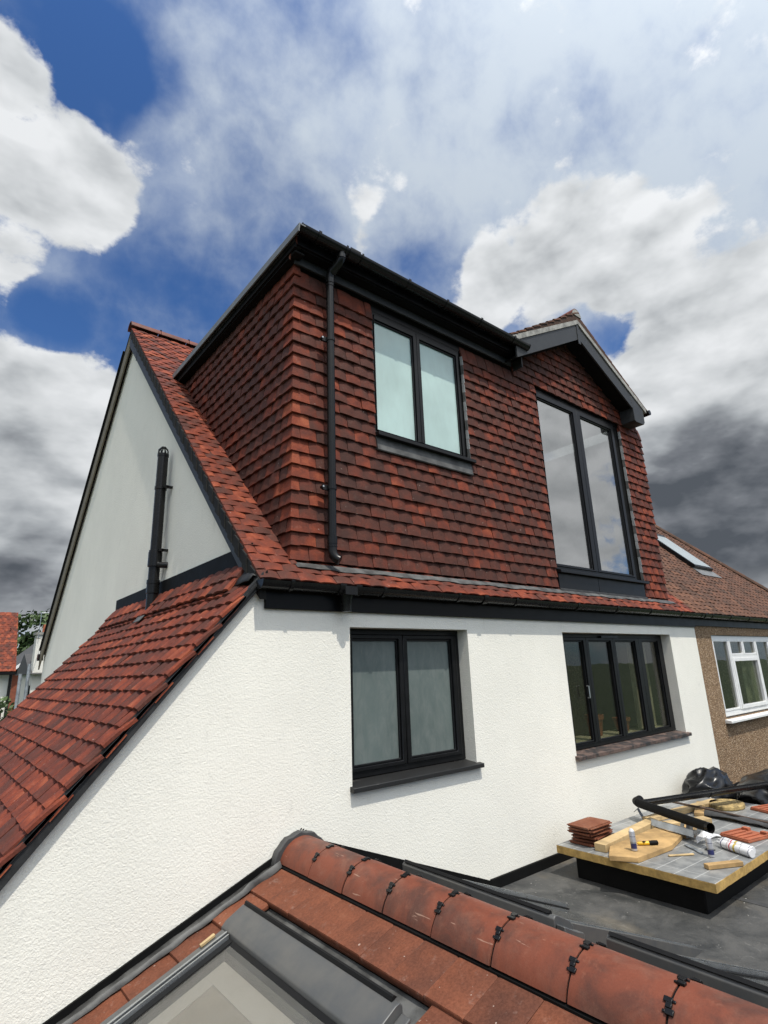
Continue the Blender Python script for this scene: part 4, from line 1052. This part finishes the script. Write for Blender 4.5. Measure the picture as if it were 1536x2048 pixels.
# ridge tiles with unions and clips
rme = ridge_mesh(.3455, .166, .128, .016, 24)
for i in range(11):
    ya = -.052 - .3545 * i
    o = bpy.data.objects.new('ridge_tile', rme); C.objects.link(o); par(o, ext)
    jx = rng.uniform(-.003, .003)
    o.matrix_basis = Matrix.Translation((RXc + jx, ya, -2.032)) @ Matrix.Rotation(math.pi + rng.uniform(-.006, .006), 4, 'Z') ; q = rng.random(); o.color = (q, q, q, 1)
    yj = ya - .350
    Rr = (.166 ** 2 + .128 ** 2) / (2 * .128); a0 = math.asin(.166 / Rr)
    pt = lambda a_, e: (RXc + math.sin(a_) * (Rr + e), -2.032 + .128 - Rr + math.cos(a_) * (Rr + e))
    b = MB(); prof = [pt(-a0 + 2 * a0 * k / 16, -.004) for k in range(17)] + [pt(a0 - 2 * a0 * k / 16, -.02) for k in range(17)]
    b.prism([(x, yj - .012, z) for x, z in prof], (0, .024, 0)); b.build('ridge_union', 'black_dull', ext)
    for a_ in (-.62, .02, .66):
        a_ += rng.uniform(-.04, .04)
        px, pz = pt(a_, 0); tx, tz = math.cos(a_), -math.sin(a_); nx_, nz_ = math.sin(a_), math.cos(a_)
        b = MB()
        def cb(u0, u1, v0, v1, h): b.obox((px + tx * u0 + nx_ * .000, yj + v0, pz + tz * u0), (tx * (u1 - u0), 0, tz * (u1 - u0)), (0, v1 - v0, 0), (nx_ * h, 0, nz_ * h))
        cb(-.008, .008, -.010, .010, .011); cb(-.027, -.0085, -.020, .008, .009); cb(.0085, .025, -.008, .021, .009); cb(-.023, -.014, .0085, .018, .006); cb(.013, .021, -.018, -.0085, .006)
        b.build('ridge_clip', 'black_plastic', ext, bevel=.0015)
for sx in (-1, 1):
    b = MB(); b.obox((RXc + sx * .150, -.05, -2.072), (0, -3.9, 0), (sx * .022, 0, -.008), (0, 0, .036)); b.build('ridge_roll', 'black_dull', ext)
# collar of dressed lead where the ridge meets the wall
b = MB(); prof = [(RXc + .205 * math.sin(-1.75 + 3.5 * k / 20), -2.06 + .178 * math.cos(-1.75 + 3.5 * k / 20) + .006 * math.sin(k * 2.1)) for k in range(21)]
prof2 = [(RXc + .155 * math.sin(1.75 - 3.5 * k / 20), -2.06 + .12 * math.cos(1.75 - 3.5 * k / 20)) for k in range(21)]
b.prism([(x, -.058, z) for x, z in prof + prof2], (0, .056, 0)); b.build('ridge_collar', 'rubber', ext, bevel=.008)
b = MB()
for k in range(6): b.obox((RXc + .02 + k * .018, -.004, -1.885 - .003 * k * k + rng.uniform(-.004, .006)), (.010, 0, .004), (0, -.006, 0), (0, 0, .007))
o = b.build('mastic_smear', 'black_dull', ext); o['kind'] = 'stuff'
# abutment flashings against the wall
def abut(side, xa, xb, h0, h1, m_, y0, y1, name='abutment_flashing'):
    b = MB(); b.prism([S(side, xa, y0, h0), S(side, xb, y0, h0), S(side, xb, y0, h1), S(side, xa, y0, h1)], (0, y1 - y0, 0)); return b.build(name, m_, ext)
abut(-1, .10, 2.75, -.06, .047, 'black_dull', -.001, -.016)
abut(1, .10, 1.93, -.06, .075, 'black_dull', -.001, -.016)
vs = []; n_ = 60
for i in range(n_):
    xp = .17 + 2.5 * i / (n_ - 1)
    for j, yy in enumerate((-.014, -.045, -.078, -.100)):
        vs.append(S(-1, xp, yy - (.008 * math.sin(i * 1.3) if j == 3 else 0), (.004, -.004, .016, -.002)[j] + .007 * noise.noise((xp * 14, j * 3.1, 0)) + (.012 if i < 6 and j in (1, 2) else 0)))
b = MB(); b.add(vs, [(i * 4 + j, (i + 1) * 4 + j, (i + 1) * 4 + j + 1, i * 4 + j + 1) for i in range(n_ - 1) for j in range(3)])
o = b.build('lead_abutment', 'lead_dusty', ext, smooth=True); o.modifiers.new('s', 'SOLIDIFY').thickness = .006
# flat roof
b = MB(); b.box(1.85, 9.0, YB - .1, -.005, FZ - .1, FZ); fr_ = b.build('flat_roof', 'rubber_roof', ext)
b = MB(); b.prism([(1.90, -.002, FZ + .001), (1.90, -.022, FZ + .001), (1.90, -.016, FZ + .078), (1.90, -.002, FZ + .082)], (7.0, 0, 0)); b.build('upstand', 'black_dull', ext)
for x_ in (3.1, 5.4, 7.3):
    b = MB(); b.box(x_, x_ + .07, YB, -.03, FZ - .002, FZ + .003); b.build('seam', 'rubber', fr_)
# rooflight kerb under the board
b = MB(); b.box(2.665, 5.2, -1.425, -.34, FZ - .01, -2.493); kb = b.build('rooflight_kerb', 'black_dull', ext, bevel=.012)

# ------------------------------------------------------------------ things lying on the flat roof
ZB = -2.43
t = thing('insulation_board', 'foil faced insulation board with yellow foam edge lying on the black kerb', 'board', (3.9, -.9, -2.492))
def rough_box(x0, x1, y0, y1, z0, z1, n=40):
    b = MB(); pts = []
    for (xa, ya, xb, yb) in ((x0, y0, x1, y0), (x1, y0, x1, y1), (x1, y1, x0, y1), (x0, y1, x0, y0)):
        for i in range(n):
            f_ = i / n; x = xa + (xb - xa) * f_; y_ = ya + (yb - ya) * f_; e = .006 * noise.noise((x * 11, y_ * 11, 3)) + .003 * noise.noise((x * 40, y_ * 40, 1))
            pts.append((x + e * (1 if ya != yb else 0), y_ + e * (1 if xa != xb else 0)))
    b.prism([(x, y_, z0) for x, y_ in pts], (0, 0, z1 - z0)); return b
rough_box(2.575, 5.29, -1.555, -.215, -2.492, ZB - .003).build('foam_core', 'foam', t)
rough_box(2.578, 5.285, -1.552, -.218, ZB - .003, ZB).build('foil_face', 'foil', t)

def rot_box(name, m_, label, cat, c, size, rz_, group=None, tilt=0.0, bevel=.004, color=None):
    b = MB(); sx, sy, sz = size; b.box(-sx / 2, sx / 2, -sy / 2, sy / 2, 0, sz)
    o = b.build(name, m_, None, bevel=bevel); o.location = c; o.rotation_euler = (0, tilt, rz_)
    tag(o, label, cat, group); return o
def rtile(label, x, y, z, a, color, group):
    b = MB(); L_, W_ = .33, .245
    vs_top = []
    b.box(-L_ / 2, L_ / 2, -W_ / 2 + .018, W_ / 2 - .012, 0, .018)
    o = b.build('roof_tile', 'tile_flat', None, bevel=.003); o.location = (x, y, z); o.rotation_euler = (rng.uniform(-.03, .03), rng.uniform(-.03, .03), a); o.color = (color,) * 3 + (1,)
    b = MB(); b.box(-L_ / 2 + .02, L_ / 2, -W_ / 2, -W_ / 2 + .017, 0, .009); q = b.build('interlock_rib', 'tile_flat', o, bevel=.002); q.color = o.color
    b = MB(); b.box(-L_ / 2, L_ / 2 - .02, W_ / 2 - .011, W_ / 2, .008, .016); q = b.build('interlock_rib', 'tile_flat', o, bevel=.002); q.color = o.color
    tag(o, label, 'roof tile', group)
ord_ = ['topmost red clay tile of the small stack by the wall', 'second tile from the top of the small stack by the wall', 'third tile from the top of the small stack by the wall', 'third tile from the bottom of the small stack by the wall', 'second tile from the bottom of the small stack by the wall', 'bottom clay tile of the small stack, resting on the foil board']
for i in range(6):
    k = 5 - i
    rtile(ord_[k], 2.865 - .010 * i + (.03 if i in (1, 2) else 0), -.385 - .008 * i, ZB + .002 + i * .030 + (.004 if i > 2 else 0), .02 + rng.uniform(-.10, .10), .55 + .08 * i, 'clay tiles stacked on the foil board')
# timber
rot_box('timber_beam', 'timber_pale', 'square timber batten lying next to the stack of tiles', 'timber', (3.22, -.572, ZB + .002), (1.12, .105, .062), R(3))
b = MB(); b.prism([(2.50, -.775, ZB + .002), (2.615, -.965, ZB + .002), (3.12, -1.005, ZB + .002), (3.50, -.93, ZB + .002), (3.55, -.66, ZB + .002), (2.72, -.655, ZB + .002)], (0, 0, .040))
tag(b.build('timber_plank', 'timber_new', None, bevel=.004), 'wide timber plank with angled end under the utility knife', 'plank')
rot_box('timber_batten', 'timber_pale', 'pale timber length under the long black gutter', 'timber', (4.42, -.53, ZB + .002), (1.25, .10, .045), R(-8))
rot_box('timber_offcut', 'timber_pale', 'short timber offcut under the open end of the black pipe', 'timber', (3.98, -.76, ZB + .002), (.5, .11, .045), R(-24))
rot_box('timber_offcut', 'timber_new', 'small yellowish wood offcut at the near corner of the foil board', 'timber', (2.975, -1.465, ZB + .002), (.31, .055, .034), R(-29))
rot_box('timber_offcut', 'timber_new', 'timber piece beneath the bent metal flashing offcuts', 'timber', (3.72, -.86, ZB + .002), (.45, .13, .04), R(12))
b = MB(); 
pts = [(4.95 + .21 * math.cos(a_ * math.pi / 9) * (1 + .2 * noise.noise((a_, 0, 5))), -.76 + .17 * math.sin(a_ * math.pi / 9) * (1 + .25 * noise.noise((a_, 3, 0)))) for a_ in range(18)]
b.prism([(x, y_, ZB + .002) for x, y_ in pts], (0, 0, .045)); tag(b.build('foam_lump', 'foam_rough', None, bevel=.012), 'crumbled yellow foam lump towards the far end of the board', 'foam')
# pipe, gutter, rod
b = MB(); pa, pb = Vector((3.36, -1.245, -2.262)), Vector((3.80, -.385, -2.262)); d_ = (pb - pa).normalized()
def hollow(pa, pb, r0, r1, seg=24):
    b = MB(); d_ = (pb - pa).normalized(); s_ = d_.cross(Vector((0, 0, 1))).normalized(); u_ = s_.cross(d_); vs = []
    for p, r in ((pa, r0), (pb, r0), (pb, r1), (pa, r1)):
        vs += [p + (s_ * math.cos(2 * math.pi * k / seg) + u_ * math.sin(2 * math.pi * k / seg)) * r for k in range(seg)]
    b.add(vs, [(j * seg + k, j * seg + (k + 1) % seg, ((j + 1) % 4) * seg + (k + 1) % seg, ((j + 1) % 4) * seg + k) for j in range(4) for k in range(seg)]); return b
pd = thing('drain_pipe', 'black plastic drainpipe propped on the timber with its open end facing', 'pipe', (3.58, -.8, -2.33))
hollow(pa, pb, .041, .036).build('pipe_length', 'black_dull', pd, smooth=True)
b = MB(); b.tube([pa - d_ * .004, pa + d_ * .03], .0415, 24, caps=False); b.build('rim', 'black_plastic', pd, smooth=True)
b = MB(); b.tube([pb, pb + d_ * .05 + Vector((.015, 0, .004)), pb + d_ * .06 + Vector((.09, -.01, .01))], .042, 18); b.build('elbow', 'black_dull', pd, smooth=True)
gl = thing('gutter_length', 'long black gutter length lying across the far end of the board', 'gutter', (5.0, -.75, -2.32))
ga, gb = Vector((3.80, -.43, -2.235)), Vector((6.1, -1.28, -2.215)); d_ = (gb - ga).normalized(); s_ = d_.cross(Vector((0, 0, 1))).normalized()
prof = [s_ * (.052 * math.cos(math.pi * k / 12)) + Vector((0, 0, -.052 * math.sin(math.pi * k / 12))) for k in range(13)] + [s_ * (.047 * math.cos(math.pi * k / 12)) + Vector((0, 0, -.047 * math.sin(math.pi * k / 12))) for k in range(12, -1, -1)]
b = MB(); b.sweep(prof, ga, gb, caps=False); b.build('channel', 'black_plastic', gl, smooth=True)
for f_ in (.02, .35, .72):
    p = ga.lerp(gb, f_); b = MB(); b.sweep([q * 1.1 for q in prof[:13]] + [q * 1.02 for q in reversed(prof[:13])], p, p + d_ * .05); b.build('union', 'black_plastic', gl, smooth=True)
b = MB(); b.tube([(4.53, -.27, -2.36), (4.50, -.75, -2.375), (4.40, -1.53, -2.405)], .011, 8); tag(b.build('steel_rod', 'rust', None, smooth=True), 'thin rusty rod lying across the foil board', 'rod')
# rubber strip
vs = []; n_ = 24
for i in range(n_):
    f_ = i / (n_ - 1); c_ = Vector((4.52, -.68, 0)).lerp(Vector((4.36, -1.52, 0)), f_); wd = .13 - .05 * f_
    for j in range(5):
        vs.append((c_.x + wd * (j / 2 - 1), c_.y + .02 * (j - 2) * .2, ZB + .012 + .03 * max(0, noise.noise((f_ * 5, j * .5, 2))) + .022 * math.sin(j * 1.2 + f_ * 4) ** 2))
b = MB(); b.add(vs, [(i * 5 + j, (i + 1) * 5 + j, (i + 1) * 5 + j + 1, i * 5 + j + 1) for i in range(n_ - 1) for j in range(4)])
o = b.build('rubber_strip', 'rubber', None, smooth=True); o.modifiers.new('s', 'SOLIDIFY').thickness = .006; tag(o, 'crumpled dark rubber strip beside the open pipe end', 'rubber strip')
# interlocking tile lying face down
def ribbed_tile(label, c, rzv, col):
    t = thing('interlocking_tile', label, 'roof tile', c)
    Mx = Matrix.Translation(c) @ Matrix.Rotation(rzv, 4, 'Z')
    def piece(n, x0, x1, y0, y1, z0, z1):
        b = MB(); b.box(x0, x1, y0, y1, z0, z1); b.v = [tuple(Mx @ Vector(v)) for v in b.v]; o = b.build(n, 'terracotta', t, bevel=.003); return o
    piece('body', -.17, .17, -.135, .135, 0, .018)
    for y_ in (-.125, -.06, .0, .06, .125): piece('rib', -.15, .15 if abs(y_) > .1 else .09, y_ - .007, y_ + .007, .0185, .030)
    piece('rib', -.165, -.151, -.13, .13, .0185, .028)
    for y_ in (-.085, .085): piece('nib', .12, .165, y_ - .03, y_ + .03, .0185, .042)
ribbed_tile('bright orange clay tile lying underside up beside the sealant tubes', (3.93, -1.295, ZB + .002), R(-14), .8)
ribbed_tile('clay tile at the far right edge of the foil board', (5.10, -1.16, ZB + .002), R(-20), .6)
# sealant tubes
def cartridge(label, c, axis, L_, r, group, silver=False):
    t = thing('sealant_cartridge', label, 'sealant tube', c, group)
    c = Vector(c); d_ = Vector(axis).normalized(); c = c + Vector((0, 0, 0))
    P_ = lambda f_: c + d_ * L_ * f_
    b = MB(); b.tube([P_(0), P_(.01), P_(.80), P_(.83)], [r * .9, r, r, r * .92], 20); b.build('barrel', 'tube_silver' if silver else 'tube_white', t, smooth=True)
    b = MB(); b.tube([P_(.831), P_(.86), P_(1.0)] if not silver else [P_(.831), P_(.85), P_(.93)], [r * .45, r * .42, r * .16] if not silver else [r * .85, r * .8, r * .45], 14); b.build('nozzle', 'tube_white', t, smooth=True)
    for f0, f1, m_ in (((.10, .32, 'print_blue'), (.34, .36, 'print_dark'), (.60, .62, 'print_blue')) if silver else ((.03, .042, 'print_blue'), (.26, .268, 'print_dark'), (.40, .45, 'print_yellow'), (.53, .56, 'print_red'), (.60, .605, 'print_red'), (.62, .628, 'print_dark'), (.77, .79, 'print_blue'))):
        b = MB(); b.tube([P_(f0), P_(f1)], r * 1.012, 20, caps=False); b.build('printed_band', m_, t, smooth=True)
cartridge('white printed sealant tube lying nearest the yellow board edge', (3.345, -1.545, ZB + .034), (.13, .30, .0), .36, .032, 'sealant tubes on the foil board')
cartridge('white printed sealant tube lying behind its twin', (3.435, -1.520, ZB + .034), (.13, .30, .0), .35, .032, 'sealant tubes on the foil board')
cartridge('silver sealant tube standing on the wide timber plank', (2.755, -.862, ZB + .044), (.0, .03, 1), .175, .024, 'sealant tubes on the foil board', True)
cartridge('silver sealant tube standing near the wood offcut', (3.165, -1.300, ZB + .002), (.03, .03, 1), .165, .024, 'sealant tubes on the foil board', True)
# knife
kn = thing('utility_knife', 'yellow and black utility knife lying on the wide plank', 'knife', (2.97, -.865, ZB + .044))
ka, kb2 = Vector((2.90, -.815, ZB + .058)), Vector((3.04, -.925, ZB + .060))
b = MB(); b.tube([ka, ka.lerp(kb2, .06), ka.lerp(kb2, .55)], [.008, .014, .016], 10); b.build('handle', 'knife_yellow', kn, smooth=True)
b = MB(); b.tube([ka.lerp(kb2, .551), ka.lerp(kb2, .75), ka.lerp(kb2, .97), kb2], [.0165, .019, .018, .012], 10); b.build('grip', 'black_dull', kn, smooth=True)
b = MB(); b.box(2.925, 2.955, -.865, -.843, ZB + .071, ZB + .074); b.build('slider', 'black_dull', kn)
# bent metal flashing offcuts
def sheet(label, pts, wv, m_='alu', name='flashing_offcut', cat='metal offcut', group='bent flashing offcuts'):
    b = MB(); pts = [Vector(p) for p in pts]; wv = Vector(wv); vs = []
    for p in pts: vs += [p, p + wv]
    b.add(vs, [(2 * i, 2 * i + 2, 2 * i + 3, 2 * i + 1) for i in range(len(pts) - 1)])
    o = b.build(name, m_, None); o.modifiers.new('s', 'SOLIDIFY').thickness = .004; tag(o, label, cat, group); return o
sheet('long bent strip of grey flashing leaning on the plank', [(3.55, -.62, ZB + .05), (3.47, -.82, ZB + .055), (3.42, -1.06, ZB + .05)], (.03, .01, .05), 'galv')
sheet('flat grey flashing strip lying between plank and pipe', [(3.62, -.66, ZB + .045), (3.55, -.86, ZB + .048), (3.50, -1.04, ZB + .05)], (.10, .0, .01), 'lead_dusty')
sheet('folded shiny metal offcut below the pipe', [(3.50, -.92, ZB + .02), (3.56, -.95, ZB + .16), (3.63, -1.02, ZB + .02), (3.70, -1.04, ZB + .11)], (.08, .06, .01), 'galv')
sheet('upright grey metal offcut touching the pipe', [(3.49, -.96, ZB + .012), (3.50, -.985, ZB + .17)], (.055, -.035, .0), 'lead')
sheet('curled white paper offcut in front of the metal', [(3.40, -1.09, ZB + .012), (3.45, -1.13, ZB + .055), (3.53, -1.17, ZB + .06)], (.075, .03, .03), 'tube_white', 'paper_offcut', 'paper')
sheet('bent grey flashing piece at the far end of the batten', [(3.90, -.26, ZB + .05), (3.84, -.33, ZB + .10), (3.80, -.40, ZB + .02)], (.06, .01, 0), 'lead')
sheet('thin dark metal sliver beside the silver tube', [(3.30, -1.19, ZB + .006), (3.27, -1.27, ZB + .012)], (.035, -.01, .004), 'verge_dark', 'metal_sliver', 'metal offcut')
sheet('narrow silver metal strip in front of the wide plank', [(3.30, -1.02, ZB + .006), (3.22, -1.14, ZB + .010), (3.16, -1.22, ZB + .006)], (.022, -.012, .004), 'galv')
sheet('torn dark membrane scrap beside the tile stack', [(3.00, -.30, ZB + .008), (3.10, -.34, ZB + .022), (3.20, -.36, ZB + .008)], (.03, -.09, .0), 'rubber', 'membrane_scrap', 'scrap')
sheet('small white paper scrap near the orange clay tile', [(3.66, -1.10, ZB + .006), (3.71, -1.13, ZB + .020), (3.76, -1.15, ZB + .008)], (.05, .04, .0), 'tube_white', 'paper_offcut', 'paper')
rot_box('timber_offcut', 'timber_pale', 'thin pale wood sliver between the wide plank and silver tube', 'timber', (3.02, -1.12, ZB + .002), (.22, .022, .012), R(-35))
rot_box('timber_offcut', 'timber_new', 'timber length lying beside the foam lump under the rod', 'timber', (4.62, -.62, ZB + .002), (.55, .09, .035), R(20))
# black plastic bags
def bag(label, c, s, seed, group):
    import bmesh
    bm = bmesh.new(); bmesh.ops.create_icosphere(bm, subdivisions=5, radius=1)
    for v in bm.verts:
        p = v.co.copy()
        cr = abs(noise.noise(p * 1.7 + Vector((seed, 0, 0)))) * .34 + abs(noise.noise(p * 2.6 + Vector((0, seed, 0)))) * .10 + abs(noise.noise(p * 7 + Vector((0, 0, seed)))) * .018
        q = p * (1.12 - cr)
        if q.z < -.45: q.z = -.45 + (q.z + .45) * .1
        v.co = Vector((q.x * s[0], q.y * s[1], (q.z + .5) * s[2]))
    me = bpy.data.meshes.new('rubble_bag'); bm.to_mesh(me); bm.free()
    me.polygons.foreach_set('use_smooth', [True] * len(me.polygons))
    o = link('rubble_bag', me, 'plastic_bag'); o.location = c; tag(o, label, 'bag', group)
bag('bulging black plastic bag against the wall below the four-pane window', (5.66, -.30, FZ + .10), (.42, .24, .27), 3.3, 'black bags on the flat roof')
bag('flatter black plastic bag behind the long gutter at the right edge', (6.45, -1.0, FZ + .005), (.85, .60, .30), 8.1, 'black bags on the flat roof')
# wooden wedge left on the roof window
o = rot_box('wood_wedge', 'timber_pale', 'small wooden wedge left on the roof window frame', 'wedge', (-.725, -.345, ez(-.725) + .042), (.085, .018, .016), R(3), tilt=-math.atan(RP), bevel=.003)
# flower pots indoors
for x_, h_, lab in ((4.42, .24, 'larger terracotta pot standing inside the four-pane window'), (5.05, .16, 'smaller terracotta pot standing inside the four-pane window')):
    b = MB(); n_ = 20; prof = [(.075, 0), (.10, h_ * .78), (.112, h_ * .78), (.115, h_), (.10, h_), (.09, h_ * .8)]
    vs = [(x_ + r_ * math.cos(2 * math.pi * k / n_), .38 + r_ * math.sin(2 * math.pi * k / n_), -1.72 + z_) for r_, z_ in prof for k in range(n_)]
    b.add(vs, [(j * n_ + k, j * n_ + (k + 1) % n_, (j + 1) * n_ + (k + 1) % n_, (j + 1) * n_ + k) for j in range(len(prof) - 1) for k in range(n_)] + [tuple(range(n_))])
    tag(b.build('flower_pot', 'terracotta', None, smooth=True), lab, 'pot', 'terracotta pots on the inner sill')
b = MB(); b.box(3.3, 6.0, .20, .55, -1.76, -1.722); b.build('inner_sill', 'room_light', house)

# ------------------------------------------------------------------ beyond, to the left
h = thing('far_house', 'distant house with red tiled roof and white wall at the left edge', 'house', (-1.6, 24, GZ))
b = MB(); b.box(-5.5, .48, 20.3, 23, GZ, -.52); b.build('wall', 'white_render', h)
b = MB(); b.prism([(-5.8, 20.05, -.52), (-5.8, 21.6, 1.60), (-5.8, 23.2, -.52)], (6.33, 0, 0)); froof = b.build('roof', 'deck', h)
ang = math.atan2(2.12, 1.55)
Vf = Vector((0, math.cos(ang), math.sin(ang))); Nf = Vector((0, -math.sin(ang), math.cos(ang)))
tiles(froof, 'roof_tile', (0, 20.05, -.50), (1, 0, 0), Vf, Nf, [(k, k * .105) for k in range(25)], .17, .17, .014, .02, .06, lambda k, v: [(-2.2, .56)], 'tile_obj', 'tile_mass', 0, seed=41, rnd=lambda r, p: r.random() * .5 + .35, mass_name='roof_tiles')
b = MB(); b.box(-5.8, .6, 19.96, 20.06, -.60, -.50); b.build('gutter', 'black_plastic', h)
b = MB(); b.tube([(.45, 20.2, -.6), (.45, 20.2, GZ)], .05, 8); b.build('downpipe', 'black_plastic', h)
h = thing('brick_house', 'red brick gabled house with white barge boards beyond the side roof', 'house', (4.0, 33, GZ))
b = MB(); b.prism([(1.5, 30.2, GZ), (6.5, 30.2, GZ), (6.5, 30.2, -.6), (4.0, 30.2, 1.6), (1.5, 30.2, -.6)], (0, 8, 0)); b.build('wall', 'brick_far', h)
for sx in (-1, 1):
    b = MB(); b.prism([(4, 29.9, 1.85), (4 + sx * 2.8, 29.9, -.66), (4 + sx * 2.8, 29.9, -.55), (4, 29.9, 2.0)], (0, 8.4, 0)); b.build('roof', 'slate', h)
    b = MB(); b.prism([(4, 29.82, 1.84), (4 + sx * 2.8, 29.82, -.67), (4 + sx * 2.8, 29.82, -.50), (4, 29.82, 2.0)], (0, .06, 0)); b.build('barge_board', 'white_plastic', h)
b = MB(); ring(b, 2.35, 3.15, -2.4, -1.3, .09, 30.12, 30.19); wn = b.build('window', 'white_plastic', h); b = MB(); b.box(2.44, 3.06, 30.15, 30.18, -2.31, -1.39); b.build('pane', 'glass_dark', wn)
h = thing('white_cottage', 'weathered cream house with a tall chimney beyond the gable', 'house', (2.6, 26, GZ))
b = MB(); b.box(1.66, 4.2, 24.4, 28, GZ, -.42); b.build('wall', 'old_white', h)
b = MB(); b.prism([(1.5, 24.1, -.55), (1.5, 26.2, .35), (1.5, 28.3, -.55)], (3, 0, 0)); b.build('roof', 'slate', h)
b = MB(); b.box(1.62, 2.25, 24.2, 24.8, -.5, 1.05); ch = b.build('chimney', 'old_white', h)
b = MB(); b.box(1.56, 2.31, 24.14, 24.86, 1.05, 1.16); b.build('chimney_cap', 'mortar', ch)
b = MB(); b.tube([(1.95, 24.5, 1.16), (1.95, 24.5, 1.5)], [.13, .10], 12); b.build('chimney_pot', 'terracotta', ch)
b = MB(); b.tube([(1.66, 24.1, .9), (1.66, 24.1, 1.98)], .015, 6); b.tube([(1.66, 24.1, 1.96), (2.1, 24.1, 1.96)], .012, 6); b.build('aerial', 'galv', h)
b = MB(); b.box(1.60, 1.655, 24.6, 25.2, -2.1, -1.0); b.build('window', 'frame_black', h)
for x_, y_, z1, lab in ((-.575, 9.35, -.70, 'galvanised pole by the far end of the side roof, left one'), (-.44, 9.40, -.52, 'galvanised pole by the far end of the side roof, right one')):
    b = MB(); b.tube([(x_, y_, GZ), (x_, y_, z1)], .030, 10); tag(b.build('scaffold_pole', 'galv', None, smooth=True), lab, 'pole', 'poles behind the side roof')
b = MB(); b.tube([(.3, 21, 1.05), (1.2, 23, .88), (1.9, 24.3, .86)], .012, 5); tag(b.build('overhead_cable', 'black_dull', None), 'thin cable strung between the far house and the chimney', 'cable')

def tree(name, label, base, top, rad, n, seed, leaf=.16, group=None, crown_z=.45):
    r = random.Random(seed); bx, by = base; H = top - GZ
    t = thing(name, label, 'tree', (bx, by, GZ), group)
    b = MB(); tips = []
    b.tube([(bx, by, GZ), (bx + .1, by, GZ + H * .3), (bx - .05, by + .1, GZ + H * .62), (bx, by, GZ + H * .9)], [.03 * H, .022 * H, .014 * H, .004 * H], 9)
    for k in range(9):
        a_ = r.uniform(0, 6.28); z0 = GZ + H * r.uniform(.28, .7); rr = rad * r.uniform(.5, .9)
        e = (bx + rr * math.cos(a_), by + rr * math.sin(a_), z0 + H * r.uniform(.08, .25)); tips.append(e)
        b.tube([(bx, by, z0), ((bx + e[0]) / 2, (by + e[1]) / 2, z0 + H * .06), e], [.010 * H, .007 * H, .002 * H], 6)
    b.build('trunk', 'bark', t, smooth=True)
    cl = [Vector(e) for e in tips] + [Vector((bx + r.gauss(0, rad * .42), by + r.gauss(0, rad * .42), GZ + H * r.uniform(crown_z, .97))) for _ in range(26)]
    vs = []; fs = []; rd = []
    for i in range(n):
        c_ = r.choice(cl); p = c_ + Vector((r.gauss(0, 1), r.gauss(0, 1), r.gauss(0, .8))) * rad * .20
        a_ = Vector((r.gauss(0, 1), r.gauss(0, 1), r.gauss(0, 1))).normalized(); s_ = a_.orthogonal().normalized() * leaf * r.uniform(.6, 1.3); u_ = a_.cross(s_) * .6
        k = len(vs); vs += [p - s_, p + u_, p + s_, p - u_]; fs.append((k, k + 1, k + 2, k + 3)); q = r.random(); rd += [q] * 4
    me = bpy.data.meshes.new('crown'); me.from_pydata(vs, [], fs); me.attributes.new('rnd', 'FLOAT', 'POINT').data.foreach_set('value', rd)
    o = link('crown', me, 'leaf', t)
tree('garden_tree', 'leafy tree rising behind the chimney and gable', (4.6, 41), 4.2, 1.6, 4200, 1, .17, 'trees beyond the houses')
tree('garden_tree', 'smaller leafy tree between the far house and chimney', (3.75, 44), 1.7, 1.1, 2600, 2, .15, 'trees beyond the houses')
tree('garden_bush', 'low green bush between the far house and the poles', (-.12, 16), -1.15, .75, 2600, 4, .07, 'trees beyond the houses', .2)
# gardens behind the viewpoint, mirrored in the lower windows
for i, (x_, y_, z_, rd_) in enumerate(((-4, -27, 1.2, 3.2), (2, -30, 2.2, 3.6), (8, -26, .6, 3.0), (14, -29, 1.9, 3.6), (20, -25, 1.0, 3.2), (26, -30, 2.0, 3.8))):
    tree('garden_tree', ['broad tree at the foot of the garden, first of the row', 'broad tree at the foot of the garden, second of the row', 'broad tree at the foot of the garden, third of the row', 'broad tree at the foot of the garden, fourth of the row', 'broad tree at the foot of the garden, fifth of the row', 'broad tree at the foot of the garden, last of the row'][i], (x_, y_), z_, rd_, 3200, 20 + i, .34, 'trees at the foot of the garden', .15)

vs = []; fs = []; r = random.Random(77)
for i in range(170):
    x_, y_ = r.uniform(2.0, 6.2), -abs(r.gauss(0, 1.3)) - .04
    if y_ < -4.5 or (2.6 < x_ < 5.3 and -1.5 < y_ < -.3): continue
    q = r.choice((.002, .003, .003, .006)); k = len(vs)
    for dz in (0, q * .7):
        for a_ in range(4): vs.append((x_ + q * math.cos(a_ * 1.57 + i) * r.uniform(.6, 1.4), y_ + q * math.sin(a_ * 1.57 + i) * r.uniform(.6, 1.4), FZ + dz))
    fs += [(k, k + 1, k + 2, k + 3), (k + 4, k + 7, k + 6, k + 5)] + [(k + j, k + 4 + j, k + 4 + (j + 1) % 4, k + (j + 1) % 4) for j in range(4)]
me = bpy.data.meshes.new('mortar_crumbs'); me.from_pydata(vs, [], fs)
o = link('mortar_crumbs', me, 'mortar'); o['kind'] = 'stuff'; o['label'] = 'pale mortar crumbs and grit scattered over the flat roof'; o['category'] = 'debris'
